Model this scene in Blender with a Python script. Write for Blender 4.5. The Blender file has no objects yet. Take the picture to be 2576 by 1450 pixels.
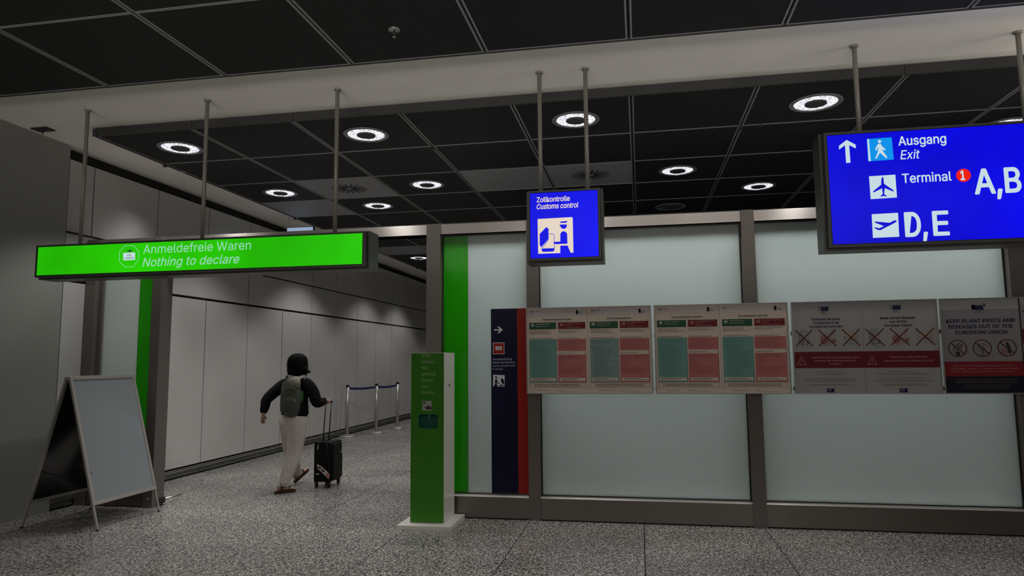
import bpy, bmesh, math, random
import numpy as np
from mathutils import Vector, Matrix

SC = bpy.context.scene
COL = SC.collection
random.seed(7)

# ---------------------------------------------------------------- camera
W, H, F = 2576.0, 1450.0, 1738.8
YAW, PITCH, ROLL = 0.1811351, 0.1041931, -0.0087276
CAM = np.array([0.0, 0.0, 1.62])
_f = np.array([-math.sin(YAW) * math.cos(PITCH), math.cos(YAW) * math.cos(PITCH), math.sin(PITCH)])
_r = np.array([math.cos(YAW), math.sin(YAW), 0.0])
_u = np.cross(_r, _f)
_r2 = math.cos(ROLL) * _r + math.sin(ROLL) * _u
_u2 = -math.sin(ROLL) * _r + math.cos(ROLL) * _u
cam_data = bpy.data.cameras.new('camera')
cam = bpy.data.objects.new('camera', cam_data)
COL.objects.link(cam)
M4 = Matrix.Identity(4)
for i in range(3):
    M4[i][0], M4[i][1], M4[i][2], M4[i][3] = _r2[i], _u2[i], -_f[i], CAM[i]
cam.matrix_world = M4
cam_data.sensor_width = 36.0
cam_data.lens = 36.0 * F / W
cam_data.clip_end = 200
SC.camera = cam

# ---------------------------------------------------------------- world, exposure, hall and fill lights
world = bpy.data.worlds.new('world')
world.use_nodes = True
world.node_tree.nodes['Background'].inputs[0].default_value = (0.5, 0.52, 0.55, 1)
world.node_tree.nodes['Background'].inputs[1].default_value = 0.02
SC.world = world
SC.view_settings.view_transform = 'Standard'
SC.view_settings.look = 'None'
SC.view_settings.gamma = 1.0
SC.view_settings.use_curve_mapping = False
SC.view_settings.exposure = 0.0

LAMP_W = 84.0          # ring lamps in the ceiling
HALL_W = 42.0          # lamps of the hall behind the camera
BACK_W = 122.0         # added backlight behind the frosted glass


def area(name, loc, size, power, rot, color=(1, 0.95, 0.88), spread=math.pi):
    l = bpy.data.lights.new(name, 'AREA')
    l.shape = 'RECTANGLE'
    l.size, l.size_y = size
    l.energy = power
    l.color = color
    l.spread = spread
    o = bpy.data.objects.new(name, l)
    COL.objects.link(o)
    o.location = loc
    o.rotation_euler = rot
    return o


area('hall_light', (1.2, 0.6, 3.95), (7.0, 2.5), HALL_W, (math.radians(18), 0, 0), (1, 0.95, 0.88), math.radians(130))
area('glass_backlight', (1.5, 7.98, 3.98), (7.5, 0.4), BACK_W, (math.radians(-6), 0, 0), (0.95, 0.98, 0.97), math.radians(125))  # added strip standing in for ring lamps, brightens the upper frosted glass
area('right_fill', (7.8, 4.2, 1.0), (5.5, 2.2), 70.0, (math.radians(136), 0, math.radians(84)), (1, 0.95, 0.89), math.radians(82))  # added fill from the right, tilted up to brighten the soffit


area('soffit_fill', (-0.5, -6.5, 1.4), (12.0, 1.2), 215.0, (math.radians(90 + 30), 0, 0), (1, 0.95, 0.89), math.radians(54))  # added upward fill out of view, brightens the white soffit evenly
area('window_fill', (-5.85, 7.95, 4.05), (0.5, 0.4), 8.0, (math.radians(-8), 0, 0), (1, 0.98, 0.95), math.radians(84))  # added light without a fixture, brightens the left glass from behind


def P(x, y, Y):
    """the point of the plane at depth Y that the photograph shows at pixel x, y"""
    d = _r2 * ((x - W / 2) / F) - _u2 * ((y - H / 2) / F) + _f
    return CAM + d * ((Y - CAM[1]) / d[1])


# ---------------------------------------------------------------- materials
MATS = {}


def mat(name, color=(0.5, 0.5, 0.5), rough=0.5, metal=0.0, spec=0.5, emit=None, estr=1.0, noise=None, bump=None,
        aniso=0.0, transmission=0.0, vary=None):
    """noise=(scale, amount) colour mottling; bump=(scale, strength)"""
    m = bpy.data.materials.new(name)
    m.use_nodes = True
    nt = m.node_tree
    b = nt.nodes['Principled BSDF']
    b.inputs['Base Color'].default_value = (*color, 1)
    b.inputs['Roughness'].default_value = rough
    b.inputs['Metallic'].default_value = metal
    b.inputs['Specular IOR Level'].default_value = spec
    if aniso:
        b.inputs['Anisotropic'].default_value = aniso
    if emit:
        b.inputs['Emission Color'].default_value = (*emit, 1)
        b.inputs['Emission Strength'].default_value = estr
    tc = nt.nodes.new('ShaderNodeTexCoord')
    if noise:
        n = nt.nodes.new('ShaderNodeTexNoise')
        n.inputs['Scale'].default_value = noise[0]
        n.inputs['Detail'].default_value = 5
        nt.links.new(tc.outputs['Object'], n.inputs['Vector'])
        mr = nt.nodes.new('ShaderNodeMapRange')
        mr.inputs[1].default_value, mr.inputs[2].default_value = 0.3, 0.7
        mr.inputs[3].default_value, mr.inputs[4].default_value = 1 - noise[1], 1 + noise[1]
        nt.links.new(n.outputs[0], mr.inputs[0])
        mx = nt.nodes.new('ShaderNodeVectorMath')
        mx.operation = 'SCALE'
        mx.inputs[0].default_value = color
        nt.links.new(mr.outputs[0], mx.inputs['Scale'])
        nt.links.new(mx.outputs[0], b.inputs['Base Color'])
        if vary:
            mr2 = nt.nodes.new('ShaderNodeMapRange')
            mr2.inputs[1].default_value, mr2.inputs[2].default_value = 0.3, 0.7
            mr2.inputs[3].default_value, mr2.inputs[4].default_value = rough - vary, rough + vary
            nt.links.new(n.outputs[0], mr2.inputs[0])
            nt.links.new(mr2.outputs[0], b.inputs['Roughness'])
    if bump:
        n2 = nt.nodes.new('ShaderNodeTexNoise')
        n2.inputs['Scale'].default_value = bump[0]
        n2.inputs['Detail'].default_value = 4
        nt.links.new(tc.outputs['Object'], n2.inputs['Vector'])
        bp = nt.nodes.new('ShaderNodeBump')
        bp.inputs['Strength'].default_value = bump[1]
        bp.inputs['Distance'].default_value = 0.01
        nt.links.new(n2.outputs[0], bp.inputs['Height'])
        nt.links.new(bp.outputs[0], b.inputs['Normal'])
    MATS[name] = m
    return m


def ramp(nt, stops):
    r = nt.nodes.new('ShaderNodeValToRGB')
    e = r.color_ramp.elements
    e[0].position, e[0].color = stops[0][0], (*stops[0][1], 1)
    e[1].position, e[1].color = stops[1][0], (*stops[1][1], 1)
    for p, c in stops[2:]:
        x = e.new(p)
        x.color = (*c, 1)
    return r


def granite():
    m = bpy.data.materials.new('granite')
    m.use_nodes = True
    nt = m.node_tree
    b = nt.nodes['Principled BSDF']
    tc = nt.nodes.new('ShaderNodeTexCoord')
    geo = nt.nodes.new('ShaderNodeNewGeometry')
    v = nt.nodes.new('ShaderNodeTexNoise')
    v.inputs['Scale'].default_value = 68
    v.inputs['Detail'].default_value = 3.5
    v.inputs['Roughness'].default_value = 0.75
    v.inputs['Distortion'].default_value = 1.2
    gm = nt.nodes.new('ShaderNodeMapping'); gm.inputs['Scale'].default_value = (1.0, 0.6, 1.0)
    nt.links.new(geo.outputs['Position'], gm.inputs[0]); nt.links.new(gm.outputs[0], v.inputs['Vector'])
    r = ramp(nt, [(0.42, (0.02, 0.0195, 0.019)), (0.475, (0.12, 0.115, 0.11)), (0.525, (0.33, 0.315, 0.30)), (0.59, (0.68, 0.65, 0.61))])
    nt.links.new(v.outputs[0], r.inputs[0])
    n = nt.nodes.new('ShaderNodeTexNoise')
    n.inputs['Scale'].default_value = 1.3
    nt.links.new(geo.outputs['Position'], n.inputs['Vector'])
    mr = nt.nodes.new('ShaderNodeMapRange')
    mr.inputs[3].default_value, mr.inputs[4].default_value = 0.72, 1.22
    nt.links.new(n.outputs[0], mr.inputs[0])
    oi = nt.nodes.new('ShaderNodeObjectInfo')
    mr3 = nt.nodes.new('ShaderNodeMapRange')
    mr3.inputs[3].default_value, mr3.inputs[4].default_value = 0.9, 1.1
    nt.links.new(oi.outputs['Random'], mr3.inputs[0])
    ml = nt.nodes.new('ShaderNodeMath')
    ml.operation = 'MULTIPLY'
    nt.links.new(mr.outputs[0], ml.inputs[0])
    nt.links.new(mr3.outputs[0], ml.inputs[1])
    s = nt.nodes.new('ShaderNodeVectorMath')
    s.operation = 'SCALE'
    nt.links.new(r.outputs[0], s.inputs[0])
    nt.links.new(ml.outputs[0], s.inputs['Scale'])
    nt.links.new(s.outputs[0], b.inputs['Base Color'])
    b.inputs['Roughness'].default_value = 0.27
    b.inputs['Specular IOR Level'].default_value = 0.35
    MATS['granite'] = m
    return m


def perforated():
    """black perforated sheet: rows of small holes between thin metal lines"""
    m = bpy.data.materials.new('perforated_metal')
    m.use_nodes = True
    nt = m.node_tree
    b = nt.nodes['Principled BSDF']
    geo = nt.nodes.new('ShaderNodeNewGeometry')
    sx = nt.nodes.new('ShaderNodeSeparateXYZ')
    nt.links.new(geo.outputs['Position'], sx.inputs[0])

    def line(out, pitch, duty, skew=None):
        a = nt.nodes.new('ShaderNodeMath'); a.operation = 'DIVIDE'; a.inputs[1].default_value = pitch
        nt.links.new(out, a.inputs[0])
        src = a.outputs[0]
        fr = nt.nodes.new('ShaderNodeMath'); fr.operation = 'FRACT'
        nt.links.new(src, fr.inputs[0])
        l = nt.nodes.new('ShaderNodeMath'); l.operation = 'LESS_THAN'; l.inputs[1].default_value = duty
        nt.links.new(fr.outputs[0], l.inputs[0])
        return l.outputs[0]
    # rows run a little askew to the tile edges
    sk = nt.nodes.new('ShaderNodeMath'); sk.operation = 'MULTIPLY_ADD'
    nt.links.new(sx.outputs[1], sk.inputs[0]); sk.inputs[1].default_value = 0.36
    nt.links.new(sx.outputs[0], sk.inputs[2])
    l1 = line(sk.outputs[0], 0.0125, 0.30)
    sk2 = nt.nodes.new('ShaderNodeMath'); sk2.operation = 'MULTIPLY_ADD'
    nt.links.new(sx.outputs[0], sk2.inputs[0]); sk2.inputs[1].default_value = 0.36
    nt.links.new(sx.outputs[1], sk2.inputs[2])
    l2 = line(sk2.outputs[0], 0.0125, 0.25)
    mx = nt.nodes.new('ShaderNodeMath'); mx.operation = 'MULTIPLY_ADD'
    nt.links.new(l2, mx.inputs[0]); mx.inputs[1].default_value = 0.35
    nt.links.new(l1, mx.inputs[2])
    r = ramp(nt, [(0.0, (0.003, 0.003, 0.003)), (1.0, (0.06, 0.06, 0.063))])
    nt.links.new(mx.outputs[0], r.inputs[0])
    nt.links.new(r.outputs[0], b.inputs['Base Color'])
    b.inputs['Specular IOR Level'].default_value = 0.12
    b.inputs['Roughness'].default_value = 0.6
    MATS['perforated'] = m


def frosted(name, tint, transl=0.62):
    """satinated glass: passes light diffusely from the back, faint surface sheen"""
    m = bpy.data.materials.new(name)
    m.use_nodes = True
    nt = m.node_tree
    nt.nodes.remove(nt.nodes['Principled BSDF'])
    out = nt.nodes['Material Output']
    d = nt.nodes.new('ShaderNodeBsdfDiffuse'); d.inputs[0].default_value = (*[c * 0.55 for c in tint], 1)
    t = nt.nodes.new('ShaderNodeBsdfTranslucent'); t.inputs[0].default_value = (*tint, 1)
    g = nt.nodes.new('ShaderNodeBsdfGlossy'); g.inputs[1].default_value = 0.12
    a = nt.nodes.new('ShaderNodeMixShader'); a.inputs[0].default_value = transl
    nt.links.new(d.outputs[0], a.inputs[1]); nt.links.new(t.outputs[0], a.inputs[2])
    fr = nt.nodes.new('ShaderNodeFresnel'); fr.inputs[0].default_value = 1.45
    c = nt.nodes.new('ShaderNodeMixShader')
    nt.links.new(fr.outputs[0], c.inputs[0])
    nt.links.new(a.outputs[0], c.inputs[1]); nt.links.new(g.outputs[0], c.inputs[2])
    nt.links.new(c.outputs[0], out.inputs[0])
    MATS[name] = m


def brushed(name, color, rough, vertical=True):
    m = mat(name, color, rough, 0.85, aniso=0.85)
    nt = m.node_tree
    b = nt.nodes['Principled BSDF']
    geo = nt.nodes.new('ShaderNodeNewGeometry')
    mp = nt.nodes.new('ShaderNodeMapping')
    tg = nt.nodes.new('ShaderNodeCombineXYZ')
    tg.inputs[0].default_value, tg.inputs[2].default_value = (1, 0) if vertical else (0, 1)
    if vertical:      # brushing runs up the post: spread the sheen sideways on every face
        gn = nt.nodes.new('ShaderNodeNewGeometry')
        cr = nt.nodes.new('ShaderNodeVectorMath'); cr.operation = 'CROSS_PRODUCT'
        nt.links.new(gn.outputs['True Normal'], cr.inputs[0]); cr.inputs[1].default_value = (0.02, 0.01, 1)
        nt.links.new(cr.outputs[0], b.inputs['Tangent'])
    else:
        nt.links.new(tg.outputs[0], b.inputs['Tangent'])
    mp.inputs['Scale'].default_value = (900, 900, 4) if vertical else (4, 900, 900)
    nt.links.new(geo.outputs['Position'], mp.inputs[0])
    n = nt.nodes.new('ShaderNodeTexNoise'); n.inputs['Scale'].default_value = 1; n.inputs['Detail'].default_value = 2
    nt.links.new(mp.outputs[0], n.inputs['Vector'])
    n3 = nt.nodes.new('ShaderNodeTexNoise'); n3.inputs['Scale'].default_value = 2.0; n3.inputs['Detail'].default_value = 4
    nt.links.new(geo.outputs['Position'], n3.inputs['Vector'])
    ad = nt.nodes.new('ShaderNodeMath'); ad.operation = 'MULTIPLY_ADD'; ad.inputs[1].default_value = 0.14
    nt.links.new(n.outputs[0], ad.inputs[0])
    mm = nt.nodes.new('ShaderNodeMath'); mm.operation = 'MULTIPLY_ADD'; mm.inputs[1].default_value = 0.2; mm.inputs[2].default_value = rough - 0.17
    nt.links.new(n3.outputs[0], mm.inputs[0])
    nt.links.new(mm.outputs[0], ad.inputs[2])
    nt.links.new(ad.outputs[0], b.inputs['Roughness'])


def glow(name, color, strength=1.0, pattern=False):
    m = bpy.data.materials.new(name)
    m.use_nodes = True
    nt = m.node_tree
    b = nt.nodes['Principled BSDF']
    b.inputs['Base Color'].default_value = (*([0.0] * 3 if name in ('sign_green_text', 'sign_white', 'sign_cream') else [min(0.3, c * 0.3) for c in color]), 1)
    b.inputs['Roughness'].default_value = 0.25
    b.inputs['Specular IOR Level'].default_value = 0.2
    b.inputs['Emission Color'].default_value = (*color, 1)
    b.inputs['Emission Strength'].default_value = strength
    if pattern:
        tc = nt.nodes.new('ShaderNodeTexCoord')
        v = nt.nodes.new('ShaderNodeTexVoronoi'); v.feature = 'DISTANCE_TO_EDGE'
        v.inputs['Scale'].default_value = 26
        nt.links.new(tc.outputs['Object'], v.inputs['Vector'])
        r = ramp(nt, [(0.0, (1.6, 1.65, 1.7)), (0.07, (0.85, 0.86, 0.9)), (0.2, (0.40, 0.41, 0.48)), (0.6, (0.62, 0.63, 0.68))])
        nt.links.new(v.outputs['Distance'], r.inputs[0])
        nt.links.new(r.outputs[0], b.inputs['Emission Color'])
    MATS[name] = m


granite()
perforated()
frosted('frosted_glass', (0.90, 0.96, 0.94), 0.80)
frosted('green_film', (0.12, 0.72, 0.03), 0.75)
brushed('brushed_steel', (0.20, 0.18, 0.165), 0.36)
MATS['brushed_steel'].node_tree.nodes['Principled BSDF'].inputs['Metallic'].default_value = 0.4
brushed('brushed_steel_across', (0.55, 0.51, 0.48), 0.42, False)
brushed('brushed_steel_low', (0.21, 0.19, 0.17), 0.34, False)
mat('ledge_metal', (0.72, 0.69, 0.65), 0.35, 0.4)
mat('grout', (0.03, 0.03, 0.03), 0.9)
mat('plaster_white', (0.82, 0.79, 0.74), 0.9, noise=(2.0, 0.03), bump=(90, 0.05))
mat('wall_panel', (0.50, 0.49, 0.475), 0.22, spec=0.35, noise=(1.5, 0.03))
mat('wall_plain', (0.29, 0.29, 0.27), 0.6, noise=(1.2, 0.04), bump=(60, 0.04))
mat('shadow_gap', (0.015, 0.015, 0.014), 0.8)
mat('rim_metal', (0.30, 0.30, 0.30), 0.4, 0.3)
mat('raft_edge', (0.03, 0.03, 0.029), 0.55, noise=(4, 0.15))
mat('tile_grey', (0.24, 0.24, 0.25), 0.55, noise=(30, 0.05))
mat('tile_dark', (0.014, 0.014, 0.014), 0.6)
mat('rail_metal', (0.55, 0.52, 0.49), 0.3, 0.9)
mat('plinth', (0.14, 0.15, 0.145), 0.4)
mat('lamp_bezel', (0.24, 0.24, 0.25), 0.4, 0.3)
mat('lamp_cap', (0.045, 0.045, 0.045), 0.6)
glow('lamp_glass', (1, 1, 1), 1.0, True)
mat('lamp_glass_off', (0.12, 0.12, 0.12), 0.25, 0.4, noise=(40, 0.8))
mat('sign_case', (0.10, 0.098, 0.092), 0.4, 0.5, noise=(6, 0.08))
mat('sign_case_dark', (0.03, 0.029, 0.028), 0.45, 0.3)
mat('rod_metal', (0.26, 0.25, 0.215), 0.45, 0.2)
glow('sign_green', (0.018, 0.50, 0.001), 1.0)
glow('sign_green_text', (0.29, 0.66, 0.42), 1.0)
glow('sign_blue', (0.003, 0.004, 0.80), 1.0)
glow('sign_blue_big', (0.002, 0.002, 0.66), 1.0)
glow('sign_white', (0.56, 0.70, 0.76), 1.0)
glow('sign_cream', (0.78, 0.66, 0.55), 1.0)
glow('sign_cyan', (0.003, 0.26, 0.76), 1.0)
glow('sign_red', (0.80, 0.012, 0.004), 1.0)
glow('sign_dark_print', (0.012, 0.10, 0.02), 1.0)
glow('sign_pale_blue', (0.28, 0.36, 0.52), 1.0)


def add_falloff(name):
    """tubes inside the box light the face a little unevenly"""
    m = MATS[name]
    nt = m.node_tree
    b = nt.nodes['Principled BSDF']
    c = tuple(b.inputs['Emission Color'].default_value)[:3]
    geo = nt.nodes.new('ShaderNodeNewGeometry')
    n = nt.nodes.new('ShaderNodeTexNoise'); n.inputs['Scale'].default_value = 1.1
    nt.links.new(geo.outputs['Position'], n.inputs['Vector'])
    mr = nt.nodes.new('ShaderNodeMapRange'); mr.inputs[1].default_value = 0.3; mr.inputs[2].default_value = 0.7
    mr.inputs[3].default_value = 0.75; mr.inputs[4].default_value = 1.25
    nt.links.new(n.outputs[0], mr.inputs[0])
    nt.links.new(mr.outputs[0], b.inputs['Emission Strength'])


for _n in ('sign_green', 'sign_blue', 'sign_blue_big'):
    add_falloff(_n)

# ---------------------------------------------------------------- mesh helpers
class MB:
    def __init__(self):
        self.v, self.f, self.mi, self.sm = [], [], [], []
        self.cur = 0

    def face(self, pts, smooth=False):
        i = len(self.v)
        self.v += [tuple(map(float, p)) for p in pts]
        self.f.append(list(range(i, i + len(pts))))
        self.mi.append(self.cur); self.sm.append(smooth)
        return self

    def box(self, a, b, bev=0.0):
        x0, y0, z0 = (min(a[i], b[i]) for i in range(3))
        x1, y1, z1 = (max(a[i], b[i]) for i in range(3))
        if bev <= 0:
            i = len(self.v)
            self.v += [(x0, y0, z0), (x1, y0, z0), (x1, y1, z0), (x0, y1, z0), (x0, y0, z1), (x1, y0, z1), (x1, y1, z1), (x0, y1, z1)]
            for q in ((0, 3, 2, 1), (4, 5, 6, 7), (0, 1, 5, 4), (1, 2, 6, 5), (2, 3, 7, 6), (3, 0, 4, 7)):
                self.f.append([i + k for k in q]); self.mi.append(self.cur); self.sm.append(False)
            return self
        bm = bmesh.new()
        bmesh.ops.create_cube(bm, size=1.0)
        for v in bm.verts:
            v.co = Vector(((v.co.x + .5) * (x1 - x0) + x0, (v.co.y + .5) * (y1 - y0) + y0, (v.co.z + .5) * (z1 - z0) + z0))
        bmesh.ops.bevel(bm, geom=list(bm.edges), offset=bev, segments=2, affect='EDGES', profile=0.7)
        self.from_bm(bm)
        return self

    def from_bm(self, bm, smooth=False):
        i = len(self.v)
        bm.verts.index_update()
        self.v += [tuple(v.co) for v in bm.verts]
        for f in bm.faces:
            self.f.append([i + v.index for v in f.verts]); self.mi.append(self.cur); self.sm.append(smooth)
        bm.free()

    def tube(self, pts, r, n=12, cap=True, smooth=True, flat=1.0):
        """round tube along a polyline; r a number or one per point; flat squashes it along local b"""
        pts = [Vector(p) for p in pts]
        rs = r if isinstance(r, (list, tuple)) else [r] * len(pts)
        rings = []
        up = Vector((0, 0, 1))
        for k, p in enumerate(pts):
            d = (pts[min(k + 1, len(pts) - 1)] - pts[max(k - 1, 0)]).normalized()
            a = d.cross(up)
            if a.length < 0.05:
                a = d.cross(Vector((0, 1, 0)))
            a.normalize()
            b = d.cross(a).normalized()
            i = len(self.v)
            for j in range(n):
                t = 2 * math.pi * j / n
                self.v.append(tuple(p + a * math.cos(t) * rs[k] + b * math.sin(t) * rs[k] * flat))
            rings.append(i)
        for k in range(len(pts) - 1):
            for j in range(n):
                a0, a1 = rings[k] + j, rings[k] + (j + 1) % n
                b0, b1 = rings[k + 1] + j, rings[k + 1] + (j + 1) % n
                self.f.append([a0, b0, b1, a1]); self.mi.append(self.cur); self.sm.append(smooth)
        if cap:
            self.f.append([rings[0] + j for j in range(n)]); self.mi.append(self.cur); self.sm.append(False)
            self.f.append([rings[-1] + j for j in reversed(range(n))]); self.mi.append(self.cur); self.sm.append(False)
        return self

    def lathe(self, prof, c=(0, 0, 0), n=32, smooth=True, axis='z'):
        """prof: list of (radius, height)"""
        rings = []
        for r, h in prof:
            i = len(self.v)
            for j in range(n):
                t = 2 * math.pi * j / n
                x, y, z = r * math.cos(t), r * math.sin(t), h
                if axis == 'y':
                    x, y, z = x, z, y
                if axis == 'x':
                    x, y, z = z, x, y
                self.v.append((c[0] + x, c[1] + y, c[2] + z))
            rings.append(i)
        for k in range(len(prof) - 1):
            for j in range(n):
                self.f.append([rings[k] + j, rings[k] + (j + 1) % n, rings[k + 1] + (j + 1) % n, rings[k + 1] + j])
                self.mi.append(self.cur); self.sm.append(smooth)
        for k, rev in ((0, True), (-1, False)):
            if prof[k][0] > 1e-4:
                ids = [rings[k] + j for j in range(n)]
                self.f.append(ids[::-1] if rev else ids); self.mi.append(self.cur); self.sm.append(False)
        return self

    def prism(self, poly, a, b, axis='y'):
        """extrude a 2-D outline (x, z) between depths a and b along y"""
        n = len(poly)
        def pt(p, d):
            return (p[0], d, p[1]) if axis == 'y' else (d, p[0], p[1]) if axis == 'x' else (p[0], p[1], d)
        self.face([pt(p, a) for p in poly])
        self.face([pt(p, b) for p in reversed(poly)])
        for i in range(n):
            p, q = poly[i], poly[(i + 1) % n]
            self.face([pt(p, a), pt(p, b), pt(q, b), pt(q, a)])
        return self

    def mesh(self, name, mats):
        me = bpy.data.meshes.new(name)
        me.from_pydata(self.v, [], self.f)
        for m in (mats if isinstance(mats, (list, tuple)) else [mats]):
            me.materials.append(MATS[m])
        me.polygons.foreach_set('material_index', self.mi)
        me.polygons.foreach_set('use_smooth', self.sm)
        me.update()
        return me

    def build(self, name, mats, parent=None, loc=None):
        o = bpy.data.objects.new(name, self.mesh(name, mats))
        COL.objects.link(o)
        if loc is not None:
            o.location = loc
        if parent is not None:
            o.parent = parent
            if loc is None:
                o.matrix_parent_inverse = parent.matrix_basis.inverted()
        return o


def fix_normals(o):
    bm = bmesh.new(); bm.from_mesh(o.data)
    bmesh.ops.recalc_face_normals(bm, faces=bm.faces[:])
    bm.to_mesh(o.data); bm.free()
    return o


def tag(o, label=None, cat=None, group=None, kind=None):
    if label: o['label'] = label
    if cat: o['category'] = cat
    if group: o['group'] = group
    if kind: o['kind'] = kind
    return o


def thing(name, label, cat, loc=(0, 0, 0), group=None):
    o = bpy.data.objects.new(name, None)
    o.empty_display_size = 0.1
    COL.objects.link(o)
    o.location = loc
    return tag(o, label, cat, group)


def structure(name, mb, mats, label=None, cat=None):
    return tag(mb.build(name, mats), label, cat, None, 'structure')


# ---------------------------------------------------------------- lettering
FONT = None
try:      # the sans serif that ships with Blender itself; the built-in one otherwise
    FONT = bpy.data.fonts.load(bpy.utils.system_resource('DATAFILES', path='fonts') + '/Inter.woff2')
except Exception:
    FONT = None


def cap_height():
    cu = bpy.data.curves.new('t', 'FONT'); cu.body = 'H'
    if FONT:
        cu.font = FONT
    ob = bpy.data.objects.new('t', cu); COL.objects.link(ob)
    bpy.context.view_layer.update()
    h = ob.dimensions.y
    bpy.data.objects.remove(ob)
    return h


CAPH = cap_height()


def letters(parent, name, text, p0, width, cap, normal_y, mt, bold=0.0, shear=0.0, thick=0.0008, slope=0.0, plane='y', label=None):
    """mesh lettering on a plane of constant y facing -y: p0 = (x, z) of the baseline start; fitted to width and cap height"""
    cu = bpy.data.curves.new('t', 'FONT')
    cu.body = text
    cu.size = 1.0
    if FONT:
        cu.font = FONT
    cu.shear = shear
    cu.resolution_u = 3
    ob = bpy.data.objects.new('t', cu)
    COL.objects.link(ob)
    bpy.context.view_layer.update()
    me = bpy.data.meshes.new_from_object(ob)
    bpy.data.objects.remove(ob)
    co = np.zeros(len(me.vertices) * 3)
    me.vertices.foreach_get('co', co)
    co = co.reshape(-1, 3)
    x0, x1 = co[:, 0].min(), co[:, 0].max()
    out = np.zeros_like(co)
    k = cap / CAPH
    xs = (co[:, 0] - x0) * (width / (x1 - x0))
    out[:, 0] = p0[0] + xs
    out[:, 1] = normal_y
    out[:, 2] = p0[1] + co[:, 1] * k + xs * slope
    me.vertices.foreach_set('co', out.ravel())
    if bold:      # heavier strokes: the outline swept over a small circle
        bm = bmesh.new()
        bk = bold * k * 0.85
        for a in range(6):
            t = math.pi * a / 3
            n0 = len(bm.verts)
            bm.from_mesh(me)
            bm.verts.ensure_lookup_table()
            bmesh.ops.translate(bm, verts=bm.verts[n0:], vec=(bk * math.cos(t), 0.00006 * a, bk * math.sin(t)))
        bm.to_mesh(me); bm.free()
    me.materials.clear()
    me.materials.append(MATS[mt])
    me.update()
    o = bpy.data.objects.new(name, me)
    COL.objects.link(o)
    if parent is not None:
        o.parent = parent
        o.matrix_parent_inverse = parent.matrix_basis.inverted()
    if label:
        o['label'] = label
    return o


def text_px(parent, name, text, a, b, captop, Y, mt, **kw):
    """a, b: pixels of the baseline ends; captop: pixel height above a"""
    A, B, C = P(*a, Y), P(*b, Y), P(a[0], a[1] - captop, Y)
    return letters(parent, name, text, (A[0], A[2]), B[0] - A[0], C[2] - A[2], Y, mt, **kw)


def poly_px(mb, pts, Y, Y2=None):
    q = [P(x, y, Y) for x, y in pts]
    q = [(p[0], p[2]) for p in q]
    ar = sum(q[i][0] * q[(i + 1) % len(q)][1] - q[(i + 1) % len(q)][0] * q[i][1] for i in range(len(q)))
    if ar < 0:
        q = q[::-1]
    mb.face([(p[0], Y, p[1]) for p in q])
    return mb


def Z(ox, oy, s):
    """pixel mapping of an enlarged crop"""
    return lambda x, y: (ox + x * s, oy + y * s)

# ================================================================ SETTING
mat('dark_glass', (0.012, 0.016, 0.010), 0.12, spec=0.5)
mat('wall_dark', (0.12, 0.12, 0.115), 0.6)
mat('floor_dark', (0.06, 0.06, 0.06), 0.7, noise=(30, 0.2))
mat('door_grey', (0.22, 0.22, 0.215), 0.4)

# floor: granite slabs on a dark bed
floor = structure('floor', MB().box((-6.6, -8, -0.05), (8.2, 26, -0.012)), 'grout')
SLAB_X, SLAB_Y = 1.135, 0.571
_slab = MB().box((0, 0, -0.0125), (SLAB_X - 0.008, SLAB_Y - 0.004, 0)).mesh('floor_tile', 'granite')
Y0 = 5.478
cols = [-6.81 + SLAB_X * k for k in range(0, 13)]
for j in range(-3, 32):
    y = Y0 + SLAB_Y * j
    for x in cols:
        if x > 3.9 or (j > 3 and x > -2.4):
            continue
        if x < -6.7:
            nx = -6.47
            me = MB().box((nx, 0, -0.0125), (x + SLAB_X - 0.008, SLAB_Y - 0.004, 0)).mesh('floor_tile', 'granite')
            o = bpy.data.objects.new('floor_tile', me)
            COL.objects.link(o); o.location = (0, y, 0)
        else:
            o = bpy.data.objects.new('floor_tile', _slab)
            COL.objects.link(o)
            o.location = (x, y, 0)
        o.parent = floor
# the rest of the paving, outside the photograph
mb = MB()
mb.box((-6.47, -8, -0.0125), (8.2, Y0 - 3 * SLAB_Y - 0.004, 0))
mb.box((4.55, Y0 - 3 * SLAB_Y, -0.0125), (8.2, 26, 0))
mb.box((-6.6, 23.8, -0.0125), (-2.27, 26, 0))
rest = mb.build('floor_paving', 'granite', floor)
rest['kind'] = 'stuff'
MB().box((-2.26, Y0 + 4 * SLAB_Y, -0.0125), (4.54, 23.7, 0)).build('floor_covering', 'floor_dark', floor)

# ceiling: white plaster, two hung rafts of dark tiles
CZ, RZ = 4.162, 4.07
ceiling = structure('ceiling', MB().box((-6.8, -8, CZ), (8.2, 26, CZ + 0.1)), 'plaster_white')
CX = [-5.72, -4.578, -3.432, -2.275, -1.146, -0.016, 1.118, 2.36, 3.50, 4.64, 5.78]
RY = [6.335 + 1.096 * k for k in range(0, 18)]
NY = [5.175 - 1.10 * k for k in range(0, 5)]


def tile_mesh(w, d, mt):
    """a lay-in pan: folded metal rim around the sheet"""
    m = MB()
    rx, ry, h = 0.014, 0.007, 0.006
    m.cur = 0
    m.box((rx, ry, 0.004), (w - rx, d - ry, 0.02))
    m.cur = 1
    m.box((0, 0, 0), (w, ry, 0.02)); m.box((0, d - ry, 0), (w, d, 0.02))
    m.box((0, ry, 0), (rx, d - ry, 0.02)); m.box((w - rx, ry, 0), (w, d - ry, 0.02))
    return m.mesh('ceiling_tile', [mt, 'rim_metal'])


_cache = {}


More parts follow.
